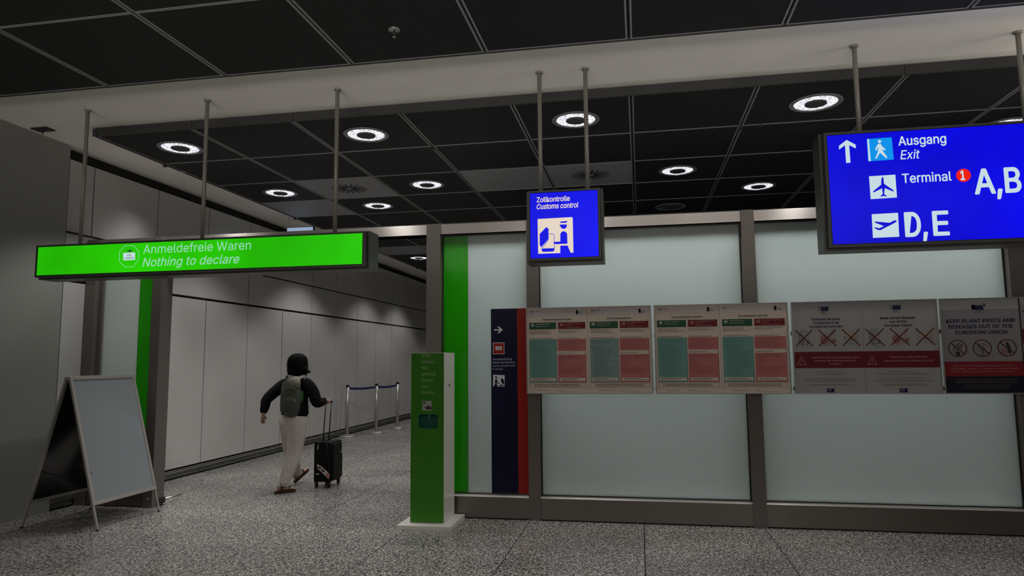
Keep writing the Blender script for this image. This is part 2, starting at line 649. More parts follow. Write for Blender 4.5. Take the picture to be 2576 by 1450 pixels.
def put_tile(x0, x1, y0, y1, mt='perforated'):
    gx, gy = 0.011, 0.005
    w, d = round(x1 - x0 - 2 * gx, 3), round(y1 - y0 - 2 * gy, 3)
    key = (w, d, mt)
    if key not in _cache:
        _cache[key] = tile_mesh(w, d, mt)
    o = bpy.data.objects.new('ceiling_tile', _cache[key])
    COL.objects.link(o)
    o.location = (x0 + gx, y0 + gy, RZ)
    o.parent = ceiling
    return o


GREY = {(1, 2), (3, 2), (4, 2), (0, 3), (0, 7), (1, 7)}
for i in range(len(CX) - 1):
    for j in range(len(RY) - 1):
        put_tile(CX[i], CX[i + 1], RY[j], RY[j + 1], 'tile_grey' if (i, j) in GREY else 'perforated')
NX = [-6.85] + CX
for i in range(len(NX) - 1):
    for j in range(len(NY) - 1):
        put_tile(max(NX[i], -6.46), NX[i + 1], NY[j + 1], NY[j])
# raft carriers above the tiles and the edge profiles
for nm, (a, b) in (('ceiling_carrier', ((CX[0], RY[0], RZ + 0.022), (CX[-1], RY[-1], CZ - 0.001))),
                   ('ceiling_carrier', ((-6.46, NY[-1], RZ + 0.022), (CX[-1], NY[0], CZ - 0.001)))):
    MB().box(a, b).build(nm, 'shadow_gap', ceiling)
fas = MB()
fas.box((CX[0] - 0.02, RY[0] - 0.02, RZ - 0.004), (CX[-1], RY[0] - 0.002, CZ - 0.012))
for x in CX:
    fas.box((x - 0.022, RY[0] - 0.026, RZ - 0.008), (x + 0.022, RY[0] - 0.021, CZ - 0.014))
fas.build('ceiling_edge', 'raft_edge', ceiling)
MB().box((CX[0] - 0.02, RY[0] - 0.002, RZ - 0.004), (CX[0] - 0.002, RY[-1], CZ - 0.012)).build('ceiling_edge', 'raft_edge', ceiling)
MB().box((-6.46, NY[0] + 0.002, RZ - 0.004), (CX[-1], NY[0] + 0.018, CZ - 0.012)).build('ceiling_edge', 'raft_edge', ceiling)
for x, y in ((CX[3], RY[1]), (CX[6], RY[1]), (CX[0] + .01, RY[1]), (CX[0] + .01, RY[4]), (CX[6] + .2, RY[1]), (CX[0] + .01, RY[7]), (CX[0] + .01, RY[10])):
    c = MB().box((x - 0.012, y - 0.012, RZ - 0.028), (x + 0.012, y + 0.012, RZ - 0.001))
    c.box((x - 0.02, y - 0.02, RZ - 0.034), (x + 0.02, y + 0.02, RZ - 0.026))
    c.build('ceiling_clip', 'tile_dark', ceiling)

# left wall: plain near the camera, panelled along the corridor
wl = structure('wall_left', MB().box((-6.75, -8, 0), (-6.47, 6.8, CZ)), 'wall_plain')
MB().box((-6.75, 6.8, 0), (-6.60, 26, CZ)).build('wall_backing', 'shadow_gap', wl)
ys = [6.8] + [7.18 + 1.149 * k for k in range(0, 16)]
G = 0.010


def panel(y0, y1, z0, z1):
    MB().box((-6.60, y0 + G, z0), (-6.47, y1 - G, z1), 0.002).build('wall_panel', 'wall_panel', wl)


for a, b in zip(ys[:-1], ys[1:]):
    panel(a, b, 0.15, 2.565)
    panel(a, b, 3.155, 4.0)
    MB().box((-6.60, a + 0.004, 0.012), (-6.495, b - 0.004, 0.085)).build('baseboard_panel', 'plinth', wl)
band = [6.8] + [8.329 + 2.298 * k for k in range(0, 8)]
for a, b in zip(band[:-1], band[1:]):
    panel(a, b, 2.60, 3.13)
r_ = MB()
r_.box((-6.50, 6.8, 0.090), (-6.452, 24.4, 0.104)); r_.box((-6.52, 6.8, 0.112), (-6.468, 24.4, 0.124))
tag(r_.build('baseboard_left', 'rail_metal'), kind='structure')

structure('wall_end', MB().box((-6.75, 24.4, 0), (8.2, 24.6, CZ)), 'wall_panel')
structure('wall_right', MB().box((8.0, -8, 0), (8.2, 26, CZ)), 'wall_dark')
structure('wall_rear', MB().box((-6.75, -8.2, 0), (8.2, -8, CZ)), 'wall_dark')
structure('wall_corridor', MB().box((-2.22, 7.35, 0), (-2.12, 24.4, 2.98)), 'wall_panel')

# the glazed partition: posts, beams, skirting
YF = 7.125


def post(n, x0, x1, d=0.2, mt='brushed_steel'):
    structure(n, MB().box((x0, YF, 0.0), (x1, YF + d, 3.10), 0.003), mt)


post('trim_1', -6.465, -6.33, 0.1)
post('trim_2', -5.57, -5.45)
post('trim_3', -2.245, -2.09)
post('trim_4', -1.150, -1.028)
post('trim_5', 1.032, 1.158)
post('trim_6', 3.41, 3.55)
post('trim_7', 5.75, 5.88)
spans = [(-6.33, -5.57, 'window_1'), (-5.45, -2.245, None), (-2.09, -1.150, 'window_2'), (-1.028, 1.032, 'window_3'),
         (1.158, 3.41, 'window_4'), (3.55, 5.75, 'window_5')]
k = 8
for a, b, w in spans:
    bm_ = structure('trim_%d' % k, MB().box((a, YF + 0.008, 2.985), (b, YF + 0.19, 3.095), 0.003), 'brushed_steel_across'); k += 1
    if not w:
        continue
    sk = structure('trim_%d' % k, MB().box((a, YF + 0.012, 0.012), (b, YF + 0.19, 0.222), 0.002), 'brushed_steel_low'); k += 1
    led = MB().prism([(YF + 0.006, 0.222), (YF + 0.19, 0.222), (YF + 0.19, 0.240), (YF + 0.022, 0.234)], a, b, 'x')
    fix_normals(led.build('ledge', 'ledge_metal', sk))
    MB().box((a, YF + 0.03, 0.0), (b, YF + 0.17, 0.012)).build('foot_gap', 'shadow_gap', sk)
    ga, gb = a + 0.012, b - 0.012
    fr = MB()
    fr.box((a, YF + 0.075, 0.232), (ga, YF + 0.12, 2.985)); fr.box((gb, YF + 0.075, 0.232), (b, YF + 0.12, 2.985))
    fr.box((ga, YF + 0.075, 2.972), (gb, YF + 0.12, 2.985)); fr.box((ga, YF + 0.075, 0.232), (gb, YF + 0.12, 0.244))
    win = structure(w, fr, 'sign_case_dark')
    gl = 'dark_glass' if w == 'window_5' else 'frosted_glass'
    segs = [(ga, gb, gl)]
    if w == 'window_1':
        segs = [(ga, -5.80, gl), (-5.80, gb, 'green_film')]
    if w == 'window_2':
        segs = [(ga, -1.805, 'green_film'), (-1.805, gb, gl)]
    for s0, s1, g in segs:
        o = MB().box((s0, YF + 0.09, 0.244), (s1, YF + 0.102, 2.972)).build('glass_pane' if g != 'green_film' else 'green_stripe', g, win)
        if g == 'green_film':
            o['label'] = 'vertical green stripe on the glass'
    # strip-light reflections painted as rows of tiny dashes on the glass
    mat('dash_reflection', (0.9, 0.95, 0.92), 0.5) if 'dash_reflection' not in MATS else None
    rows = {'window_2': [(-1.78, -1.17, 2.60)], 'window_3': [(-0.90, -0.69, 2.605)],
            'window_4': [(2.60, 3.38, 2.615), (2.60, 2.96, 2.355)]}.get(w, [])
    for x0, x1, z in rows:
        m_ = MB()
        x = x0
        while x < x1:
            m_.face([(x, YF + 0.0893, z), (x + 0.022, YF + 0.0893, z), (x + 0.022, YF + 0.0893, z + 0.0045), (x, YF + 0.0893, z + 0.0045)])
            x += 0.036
        m_.build('reflection_dashes', 'dash_reflection', win)['kind'] = 'stuff'
# inner post of the opening beside the left glass
structure('trim_20', MB().box((-6.33, YF + 0.06, 0.23), (-6.27, YF + 0.15, 2.985), 0.002), 'brushed_steel')

# ================================================================ CEILING LAMPS
def lamp(x, y, label, on=True, power=None):
    t = thing('ceiling_lamp', label, 'ceiling lamp', (x, y, RZ), 'ring-shaped lamps in the dark tiles')
    # bezel
    if 'bezel' not in _cache:
        _cache['bezel'] = MB().lathe([(0.245, 0.0), (0.243, -0.007), (0.235, -0.010), (0.205, -0.010), (0.198, -0.002), (0.198, 0.001)], n=48).mesh('bezel', 'lamp_bezel')
        _cache['cap'] = MB().lathe([(0.100, -0.001), (0.100, -0.016), (0.092, -0.019), (0.001, -0.019)], n=40).mesh('centre_cap', 'lamp_cap')
        for nm, m in (('g1', 'lamp_glass'), ('g0', 'lamp_glass_off')):
            g = MB(); n = 24
            rr = [(0.198, -0.003), (0.165, -0.013), (0.130, -0.012), (0.099, -0.004)]
            rnd = random.Random(3)
            pts = [[(r * math.cos(2 * math.pi * (j + (k % 2) * .5) / n), r * math.sin(2 * math.pi * (j + (k % 2) * .5) / n), h + (rnd.uniform(-.004, .004) if 0 < k < 3 else 0)) for j in range(n)] for k, (r, h) in enumerate(rr)]
            for k in range(3):
                for j in range(n):
                    a, b, c, d = pts[k][j], pts[k][(j + 1) % n], pts[k + 1][(j + 1) % n], pts[k + 1][j]
                    g.face([a, b, c]); g.face([a, c, d])
            _cache[nm] = g.mesh('faceted_glass', m)
    for key, nm in (('bezel', 'bezel'), ('cap', 'centre_cap'), ('g1' if on else 'g0', 'faceted_glass')):
        o = bpy.data.objects.new(nm, _cache[key]); COL.objects.link(o); o.parent = t
    if on:
        l = bpy.data.lights.new('lamp_light', 'SPOT')
        l.energy = power or LAMP_W
        l.spot_size = math.radians(116)
        l.spot_blend = 0.42
        l.shadow_soft_size = 0.12
        l.color = (1.0, 0.975, 0.94)
        o = bpy.data.objects.new('lamp_light', l); COL.objects.link(o); o.parent = t; o.location = (0, 0, -0.06)
    return t


cxm = [(CX[i] + CX[i + 1]) / 2 for i in range(len(CX) - 1)]
rym = [(RY[i] + RY[i + 1]) / 2 for i in range(len(RY) - 1)]
lamp(-5.10, rym[0], 'lit ring lamp above the long green sign, at the corner of the dark ceiling')
lamp(cxm[2], rym[0], 'lit ring lamp in the front row beside the third rod of the green sign')
lamp(cxm[4], rym[0], 'lit ring lamp crossed by a rod of the small blue sign')
lamp(1.737, rym[0], 'lit ring lamp above the big blue sign, with a deep dark centre')
lamp(-5.07, rym[2], 'lit ring lamp beside the white ceiling strip, in the second row behind the green sign')
lamp(cxm[2], rym[2], 'lit ring lamp between the two grey air vent tiles')
lamp(cxm[1], rym[3], 'lit ring lamp just above the steel beam, behind the air vent near the green sign')
lamp(cxm[5], rym[2], 'lit ring lamp in the tile beside the air vent above the small blue sign', power=LAMP_W * 0.3)
lamp(1.735, rym[3], 'lit ring lamp between the two blue signs, closest to the big one', power=LAMP_W * 0.3)
lamp(cxm[5], rym[4], 'unlit ring lamp just above the steel beam, between the two blue signs', on=False)
lamp(cxm[0] + .03, rym[8], 'lit ring lamp far down the corridor, cut by the steel post')
# rows behind the beam, out of the photograph's sight
lamp(cxm[0] + .03, rym[5], 'ring lamp over the corridor hidden behind the end of the green sign', power=LAMP_W * 1.2)
lamp(cxm[2], rym[6], 'ring lamp over the corridor hidden behind the steel beam')
lamp(cxm[0] + .03, rym[10], 'ring lamp furthest down the corridor')
lamp(cxm[1], rym[13], 'ring lamp at the far end of the corridor')
lamp(3.9, rym[1], 'ring lamp over the customs room beyond the big blue sign', power=LAMP_W * 0.3)
# a lamp of the near ceiling, behind the camera
for x, y in ((-2.85, 2.3), (1.74, 2.3)):
    lamp(x, y, 'ring lamp in the near ceiling ' + ('over the hall near the green dispenser side' if x < 0 else 'over the hall near the poster side'), power=LAMP_W * 0.8)

# air vents in the grey tiles
for (i, j), lab in (((1, 2), 'grey ceiling air vent with radial slots above the end of the green sign'),
                    ((4, 2), 'grey ceiling air vent with radial slots above the small blue sign')):
    v = thing('air_vent', lab, 'air vent', (cxm[i], rym[j], RZ), 'radial-slot air vents in the ceiling')
    if 'vent' not in _cache:
        _cache['vent'] = MB().box((-0.50, -0.50, 0.002), (0.50, 0.50, 0.0035)).mesh('vent_plate', 'tile_grey')
        _cache['slot'] = MB().box((0.05, -0.013, 0.0), (0.25, 0.013, 0.0025)).mesh('slot', 'shadow_gap')
    o = bpy.data.objects.new('vent_plate', _cache['vent']); COL.objects.link(o); o.parent = v
    for k in range(18):
        s = bpy.data.objects.new('slot', _cache['slot']); COL.objects.link(s); s.parent = v
        s.rotation_euler = (0, 0, 2 * math.pi * k / 18)

# sprinklers
def sprinkler(loc, label, square=False):
    t = thing('sprinkler', label, 'sprinkler', loc)
    mat('dull_steel', (0.42, 0.42, 0.40), 0.35, 0.7) if 'dull_steel' not in MATS else None
    if square:
        MB().box((-0.10, -0.06, -0.012), (0.10, 0.06, 0)).build('rosette', 'sign_case_dark', None).parent = t
    else:
        MB().lathe([(0.045, 0), (0.043, -0.008), (0.02, -0.012), (0.001, -0.012)], n=24).build('rosette', 'dull_steel', None).parent = t
    m = MB().tube([(0, 0, -0.01), (0, 0, -0.05)], 0.008, 8)
    for s in (-1, 1):
        m.tube([(s * 0.004, 0, -0.02), (s * 0.016, 0, -0.035), (s * 0.003, 0, -0.058)], 0.003, 6)
    m.build('nozzle', 'sign_case_dark', None).parent = t
    MB().lathe([(0.012, -0.058), (0.012, -0.061)], n=14).build('deflector', 'dull_steel', None).parent = t


sprinkler((-1.727, 4.67, RZ + 0.003), 'small sprinkler with round steel rosette under the near dark ceiling')
sprinkler((-6.30, 6.24, CZ), 'small dark ceiling fitting on the white strip beside the plain wall', True)

# ================================================================ HANGING SIGNS
YS = 5.70
YR = 5.85
TY = YS - 0.0015


def rod(sign, x, ztop=CZ, zbot=3.0, name='rod', y=YR, r=0.019):
    m = MB().tube([(x, y, zbot), (x, y, ztop - 0.004)], r, 14)
    o = m.build(name, 'rod_metal', sign)
    c = MB().lathe([(0.034, ztop), (0.034, ztop - 0.012), (0.022, ztop - 0.016)], (x, y, 0), 20).build('ceiling_rosette', 'rod_metal', sign)
    return o


def sign_box(t, x0, x1, z0, z1, face_mat, depth=0.30, chamfer=0.02, fr=0.018, right_cap=False):
    """light box: folded case with an open front frame, glowing face a little recessed"""
    c = MB()
    y0, y1 = YS - 0.004, YS + depth
    # outer octagonal-edged case around the face
    X0, X1, Z0, Z1 = x0 - fr, x1 + fr, z0 - fr, z1 + fr
    for a, b in (((X0, y0, Z0), (X1, y1, z0)), ((X0, y0, z1), (X1, y1, Z1)), ((X0, y0, z0), (x0, y1, z1)), ((x1, y0, z0), (X1, y1, z1))):
        c.box(a, b)
    c.box((x0, y1 - 0.01, z0), (x1, y1, z1))
    # widening collar behind the front edge
    for a, b in (((X0 - 0.022, y0 + 0.07, Z0 - 0.016), (X1 + 0.022, y1 + 0.005, Z0)), ((X0 - 0.022, y0 + 0.07, Z1), (X1 + 0.022, y1 + 0.005, Z1 + 0.012)),
                 ((X0 - 0.022, y0 + 0.07, Z0), (X0, y1 + 0.005, Z1)), ((X1, y0 + 0.07, Z0), (X1 + 0.022, y1 + 0.005, Z1))):
        c.box(a, b, 0.003)
    c.build('case', 'sign_case', t)
    e = MB()
    for a, b in (((x0 - 0.006, y0 - 0.003, z0 - 0.006), (x1 + 0.006, y0 + 0.01, z0)), ((x0 - 0.006, y0 - 0.003, z1), (x1 + 0.006, y0 + 0.01, z1 + 0.006)),
                 ((x0 - 0.006, y0 - 0.003, z0), (x0, y0 + 0.01, z1)), ((x1, y0 - 0.003, z0), (x1 + 0.006, y0 + 0.01, z1))):
        e.box(a, b)
    e.build('frame', 'sign_case_dark', t)
    f = MB().box((x0, YS, z0), (x1, YS + 0.01, z1)).build('lit_face', face_mat, t)
    return f


# --- green "Nothing to declare" sign
g = thing('hanging_sign', 'long lit green sign reading Anmeldefreie Waren Nothing to declare, hung on rods', 'sign', (-4.06, YR, 2.46))
sign_box(g, -5.722, -2.383, 2.476, 2.752, 'sign_green', 0.27)
for x in (-5.393, -4.063, -2.716):
    rod(g, x, zbot=2.78)
z2 = Z(80, 560, 880 / 2576)
text_px(g, 'lettering', 'Anmeldefreie Waren', z2(820, 230), z2(1612, 205), 63 * .3416, TY, 'sign_green_text', bold=0.004)
text_px(g, 'lettering', 'Nothing to declare', z2(814, 325), z2(1527, 298), 62 * .3416, TY, 'sign_green_text', bold=0.008, shear=0.22)
m = MB()
oc = [(682, 169), (757, 171), (790, 215), (789, 272), (748, 328), (686, 330), (643, 288), (644, 218)]
ic = [(716 + (x - 716) * .955, 250 + (y - 250) * .955) for x, y in oc]
for i in range(8):
    j = (i + 1) % 8
    poly_px(m, [z2(*oc[i]), z2(*oc[j]), z2(*ic[j]), z2(*ic[i])], TY)
m.build('octagon_outline', 'sign_green_text', g)
m = MB(); poly_px(m, [z2(672, 224), z2(761, 221), z2(761, 276), z2(673, 280)], TY)
m.build('plate', 'sign_white', g)
m = MB()
for q in ([(700, 200), (712, 206), (722, 198), (734, 204), (744, 200), (736, 212), (728, 216), (712, 216), (704, 211)], [(718, 214), (727, 214), (724, 221), (716, 221)]):
    poly_px(m, [z2(*p) for p in q], TY)
m.build('small_emblem', 'sign_dark_print', g)
text_px(g, 'lettering', 'Zoll', z2(702, 249), z2(733, 247), 5.0, TY - .0006, 'sign_dark_print', bold=0.01)
text_px(g, 'lettering', 'Customs', z2(680, 270), z2(752, 268), 5.0, TY - .0006, 'sign_dark_print', bold=0.01)

# --- small blue customs sign
b_ = thing('hanging_sign', 'small square lit blue sign reading Zollkontrolle Customs control with officer pictogram', 'sign', (-0.6, YR, 2.45))
sign_box(b_, -0.882, -0.311, 2.470, 3.030, 'sign_blue', 0.27)
for x in (-0.809, -0.403):
    rod(b_, x, zbot=3.06)
z3 = Z(1300, 460, 260 / 1714)
text_px(b_, 'lettering', 'Zollkontrolle', z3(333, 325), z3(878, 292), 82 * .1517, TY, 'sign_cream', bold=0.018)
text_px(b_, 'lettering', 'Customs control', z3(333, 440), z3(1020, 402), 84 * .1517, TY, 'sign_cream', bold=0.018, shear=0.2)


def customs_pictogram(parent, mp, Y, light, dark, mirror=False, ref=None):
    """suitcase and customs officer; outline points measured on the blue sign"""
    fx = (lambda x: 1285 - x) if mirror else (lambda x: x)
    T = lambda pts: [mp(fx(x), y) for x, y in pts]
    m = MB(); poly_px(m, T([(345, 602), (915, 570), (928, 585), (940, 1160), (355, 1180)]), Y)
    m.build('pictogram_plate', light, parent)
    m = MB()
    Y2 = Y - 0.0007
    for q in ([(380, 850), (490, 735), (527, 765), (527, 935), (418, 1055), (414, 1080), (380, 1030)],
              [(410, 1092), (625, 1085), (625, 1120), (600, 1142), (432, 1148), (412, 1122)],
              [(530, 846), (600, 846), (622, 870), (614, 874), (598, 855), (530, 855)], [(617, 870), (625, 868), (628, 1090), (619, 1090)],
              [(414, 1080), (524, 945), (531, 950), (425, 1082)],
              [(722, 645), (842, 634), (825, 663), (722, 668)],
              [(703, 712), (722, 694), (830, 692), (831, 720), (815, 752), (780, 768), (742, 755), (724, 724)],
              [(722, 975), (722, 850), (745, 815), (780, 803), (815, 818), (836, 850), (840, 1012), (636, 1020), (602, 984)],
              [(722, 1045), (842, 1041), (893, 1164), (722, 1170)]):
        poly_px(m, T(q), Y2)
    m.build('pictogram_figure', dark, parent)


customs_pictogram(b_, z3, TY, 'sign_cream', 'sign_blue')

# --- big blue direction sign
B = thing('hanging_sign', 'big lit blue direction sign reading Ausgang Exit, Terminal 1, at the picture edge', 'sign', (2.4, YR, 2.45))
sign_box(B, 1.506, 3.86, 2.497, 3.372, 'sign_blue_big', 0.27, fr=0.022)
for x in (1.796, 3.0):
    rod(B, x, zbot=3.40)
z8 = Z(2050, 280, 526 / 2119)
s8 = 526 / 2119
m = MB(); poly_px(m, [z8(*p) for p in [(244, 390), (244, 350), (322, 291), (414, 340), (414, 378), (347, 344), (361, 522), (316, 525), (305, 345)]], TY)
m.build('arrow', 'sign_white', B)
m = MB(); poly_px(m, [z8(*p) for p in [(525, 282), (778, 265), (800, 490), (540, 508)]], TY)
m.build('exit_plate', 'sign_cyan', B)
m = MB()
TY2 = TY - 0.0007
poly_px(m, [z8(*p) for p in [(530, 283), (547, 282), (566, 505), (545, 507)]], TY2)
poly_px(m, [z8(655 + 17 * math.cos(t * .393), 307 + 17 * math.sin(t * .393)) for t in range(16)], TY2)
for q in ([(640, 332), (664, 330), (684, 360), (718, 386), (714, 398), (683, 386), (690, 410), (664, 425), (640, 410), (640, 365), (628, 378), (631, 398), (617, 400), (614, 372)],
          [(640, 408), (668, 404), (626, 480), (610, 480)], [(655, 415), (688, 402), (736, 468), (722, 477)]):
    poly_px(m, [z8(*p) for p in q], TY2)
m.build('walking_figure', 'sign_white', B)
text_px(B, 'lettering', 'Ausgang', z8(850, 348), z8(1330, 316), 90 * s8, TY, 'sign_white', bold=0.016)
text_px(B, 'lettering', 'Exit', z8(868, 488), z8(1066, 475), 90 * s8, TY, 'sign_white', bold=0.008, shear=0.2)
text_px(B, 'lettering', 'Terminal', z8(888, 728), z8(1385, 700), 92 * s8, TY, 'sign_white', bold=0.014)
m = MB(); poly_px(m, [z8(1506 + 75 * math.cos(t * .2618), 650 + 67 * math.sin(t * .2618)) for t in range(24)], TY)
m.build('red_disc', 'sign_red', B)
text_px(B, 'lettering', '1', z8(1482, 696), z8(1520, 694), 92 * s8, TY2, 'sign_white', bold=0.025)
text_px(B, 'lettering', 'A,', z8(1630, 838), z8(1897, 822), 246 * s8, TY, 'sign_white', bold=0.02)
text_px(B, 'lettering', 'B,', z8(1940, 822), z8(2165, 808), 246 * s8, TY, 'sign_white', bold=0.02)
text_px(B, 'lettering', 'D,', z8(925, 1270), z8(1140, 1262), 240 * s8, TY, 'sign_white', bold=0.02)
text_px(B, 'lettering', 'E', z8(1210, 1258), z8(1360, 1250), 240 * s8, TY, 'sign_white', bold=0.02)
for nm, pl, fig in (('plane_plate', [(548, 660), (815, 643), (832, 875), (565, 892)],
                     [(684, 665), (694, 672), (700, 735), (798, 802), (797, 816), (708, 780), (702, 838), (729, 860), (727, 868), (697, 858), (668, 869), (666, 860), (688, 838), (680, 782), (592, 826), (590, 812), (671, 745), (673, 690)]),
                    ('takeoff_plate', [(575, 1045), (842, 1030), (855, 1273), (588, 1285)],
                     [(608, 1118), (757, 1131), (804, 1107), (828, 1107), (826, 1122), (772, 1152), (715, 1180), (668, 1205), (640, 1206), (603, 1184), (610, 1175), (652, 1187), (698, 1165), (608, 1130)])):
    m = MB(); poly_px(m, [z8(*p) for p in pl], TY); m.build(nm, 'sign_white', B)
    m = MB(); poly_px(m, [z8(*p) for p in fig], TY2); m.build('aircraft_figure', 'sign_blue_big', B)

# --- small pale sign hung in the corridor, seen above the beam
h = thing('hanging_sign', 'small pale blue sign hung on two thin wires in the corridor above the green sign', 'sign', (-5.75, 10.95, 3.2))
A_, B2 = P(723, 573, 10.95), P(790, 571, 10.95)
MB().box((A_[0], 10.93, A_[2] - 0.30), (B2[0], 10.99, A_[2])).build('panel', 'sign_case', h)
MB().box((A_[0] + 0.01, 10.924, A_[2] - 0.29), (B2[0] - 0.01, 10.93, A_[2] - 0.012)).build('lit_face', 'sign_pale_blue', h)
for x in (A_[0] + 0.02, B2[0] - 0.02):
    MB().tube([(x, 10.95, A_[2]), (x, 10.95, CZ if x < CX[0] else RZ)], 0.003, 6).build('wire', 'rod_metal', h)

# ================================================================ POSTERS ON THE GLASS
for nm, c in (('paper_beige', (0.66, 0.56, 0.48)), ('paper_head', (0.64, 0.57, 0.57)), ('poster_teal', (0.16, 0.34, 0.30)), ('poster_teal_pale', (0.24, 0.33, 0.32)),
              ('poster_rose', (0.50, 0.17, 0.16)), ('poster_green', (0.015, 0.085, 0.042)), ('poster_red', (0.16, 0.012, 0.02)),
              ('ink', (0.03, 0.03, 0.035)), ('shade_grey', (0.24, 0.24, 0.235)), ('ink_soft', (0.13, 0.12, 0.115)), ('ink_blue', (0.01, 0.03, 0.16)), ('print_pale', (0.52, 0.50, 0.48)),
              ('ink_rose', (0.27, 0.075, 0.075)), ('ink_teal', (0.08, 0.18, 0.16)), ('paper_grey', (0.36, 0.355, 0.345)), ('paper_lilac', (0.26, 0.245, 0.265)),
              ('band_red', (0.14, 0.008, 0.016)), ('band_red_bright', (0.22, 0.012, 0.02)), ('cross_red', (0.10, 0.012, 0.016)), ('band_black', (0.006, 0.006, 0.018)),
              ('flag_blue', (0.008, 0.01, 0.06)), ('print_rose', (0.50, 0.24, 0.24)), ('meat', (0.30, 0.13, 0.12)), ('cheese', (0.42, 0.36, 0.26)),
              ('navy_film', (0.002, 0.0025, 0.03)), ('red_film', (0.36, 0.014, 0.007)), ('film_white', (0.72, 0.74, 0.78)), ('print_navy_pale', (0.42, 0.45, 0.6))):
    mat(nm, c, 0.35 if 'film' in nm else 0.5, spec=0.3, bump=(14, 0.10) if nm in ('paper_grey', 'paper_lilac') else None)
mat('frame_alu', (0.45, 0.43, 0.42), 0.35, 0.8)

YPF = 7.058     # front of the frames
YP = 7.066      # paper


class Sheet:
    """flat print laid out in fractions of the sheet, v downwards"""
    def __init__(self, root, x0, x1, z0, z1):
        self.r, self.x0, self.x1, self.z0, self.z1 = root, x0, x1, z0, z1
        self.bins = {}

    def xy(self, u, v):
        return self.x0 + u * (self.x1 - self.x0), self.z1 - v * (self.z1 - self.z0)

    def add(self, name, mt, pts, lift=1):
        k = (name, mt)
        if k not in self.bins:
            self.bins[k] = MB()
        y = YP - 0.0006 * lift
        q = [self.xy(u, v) for u, v in pts]
        ar = sum(q[i][0] * q[(i + 1) % len(q)][1] - q[(i + 1) % len(q)][0] * q[i][1] for i in range(len(q)))
        if ar < 0:
            q = q[::-1]
        self.bins[k].face([(p[0], y, p[1]) for p in q])

    def rect(self, name, mt, u0, v0, u1, v1, lift=1):
        self.add(name, mt, [(u0, v0), (u1, v0), (u1, v1), (u0, v1)], lift)

    def line(self, name, mt, u0, v0, u1, v1, w, lift=2):
        """stroke of width w (fraction of the height)"""
        a = (self.x1 - self.x0) / (self.z1 - self.z0)
        dx, dy = (u1 - u0) * a, (v1 - v0)
        L = math.hypot(dx, dy) or 1
        nx, ny = -dy / L * w / 2 / a, dx / L * w / 2
        self.add(name, mt, [(u0 + nx, v0 + ny), (u1 + nx, v1 + ny), (u1 - nx, v1 - ny), (u0 - nx, v0 - ny)], lift)

    def ring(self, name, mt, u, v, r, w, lift=2, n=40):
        a = (self.x1 - self.x0) / (self.z1 - self.z0)
        for j in range(n):
            t0, t1 = 2 * math.pi * j / n, 2 * math.pi * (j + 1) / n
            self.add(name, mt, [(u + r / a * math.cos(t0), v + r * math.sin(t0)), (u + r / a * math.cos(t1), v + r * math.sin(t1)),
                                (u + (r - w) / a * math.cos(t1), v + (r - w) * math.sin(t1)), (u + (r - w) / a * math.cos(t0), v + (r - w) * math.sin(t0))], lift)

    def disc(self, name, mt, u, v, r, lift=2, n=20, sy=1.0):
        a = (self.x1 - self.x0) / (self.z1 - self.z0)
        self.add(name, mt, [(u + r / a * math.cos(2 * math.pi * j / n), v + sy * r * math.sin(2 * math.pi * j / n)) for j in range(n)], lift)

    def text(self, s, u0, u1, v, cap, mt, lift=3, **kw):
        (xa, z), (xb, _) = self.xy(u0, v), self.xy(u1, v)
        return letters(self.r, 'lettering', s, (xa, z), xb - xa, cap * (self.z1 - self.z0), YP - 0.0006 * lift, mt, **kw)

    def fine(self, mt, u0, u1, v, n, dv, h=0.006, rag=0.25, lift=2, seed=1, centre=False, name='fine_print'):
        """lines of print too small to read: word-length strokes"""
        rnd = random.Random(seed + int(v * 1000))
        for i in range(n):
            end = u1 - (u1 - u0) * rnd.uniform(0, rag)
            x = u0
            off = (u1 - end) / 2 if centre else 0
            while x < end - 0.01:
                w = min(rnd.uniform(0.012, 0.05), end - x)
                self.rect(name, mt, x + off, v + i * dv, x + off + w, v + i * dv + h, lift)
                x += w + 0.007

    def finish(self):
        for (name, mt), m in self.bins.items():
            o = m.build(name.split('#')[0], mt, self.r)
            if name == 'fine_print':
                o['kind'] = 'stuff'


def frame(x0, x1, z0, z1, label, split=None):
    t = thing('poster_holder', label, 'poster frame', ((x0 + x1) / 2, YP + 0.01, z0), 'aluminium poster frames fixed in a row across the glass')
    w = 0.009
    for nm, a, b in (('frame_bar', (x0, YPF, z1 - w), (x1, YPF + 0.027, z1)), ('frame_bar', (x0, YPF, z0), (x1, YPF + 0.027, z0 + w)),
                     ('frame_bar', (x0, YPF, z0 + w), (x0 + w, YPF + 0.027, z1 - w)), ('frame_bar', (x1 - w, YPF, z0 + w), (x1, YPF + 0.027, z1 - w))):
        MB().box(a, b, 0.0015).build(nm, 'frame_alu', t)
    MB().box((x0 + w, YP + 0.003, z0 + w), (x1 - w, YPF + 0.024, z1 - w)).build('back_board', 'shadow_gap', t)
    for zz in (z0 + 0.03, z0 + 0.56):
        for xx in (x0 - 0.002, x1 - 0.03):
            MB().box((xx, YPF + 0.027, zz), (xx + 0.032, YPF + 0.065, zz + 0.035)).build('bracket', 'sign_case_dark', t)
    return t


def sheet(x0, x1, z0, z1, label, paper):
    t = thing('poster', label, 'poster', ((x0 + x1) / 2, YP, z0), None)
    MB().box((x0, YP, z0), (x1, YP + 0.002, z1)).build('sheet', paper, t)
    return Sheet(t, x0, x1, z0, z1)


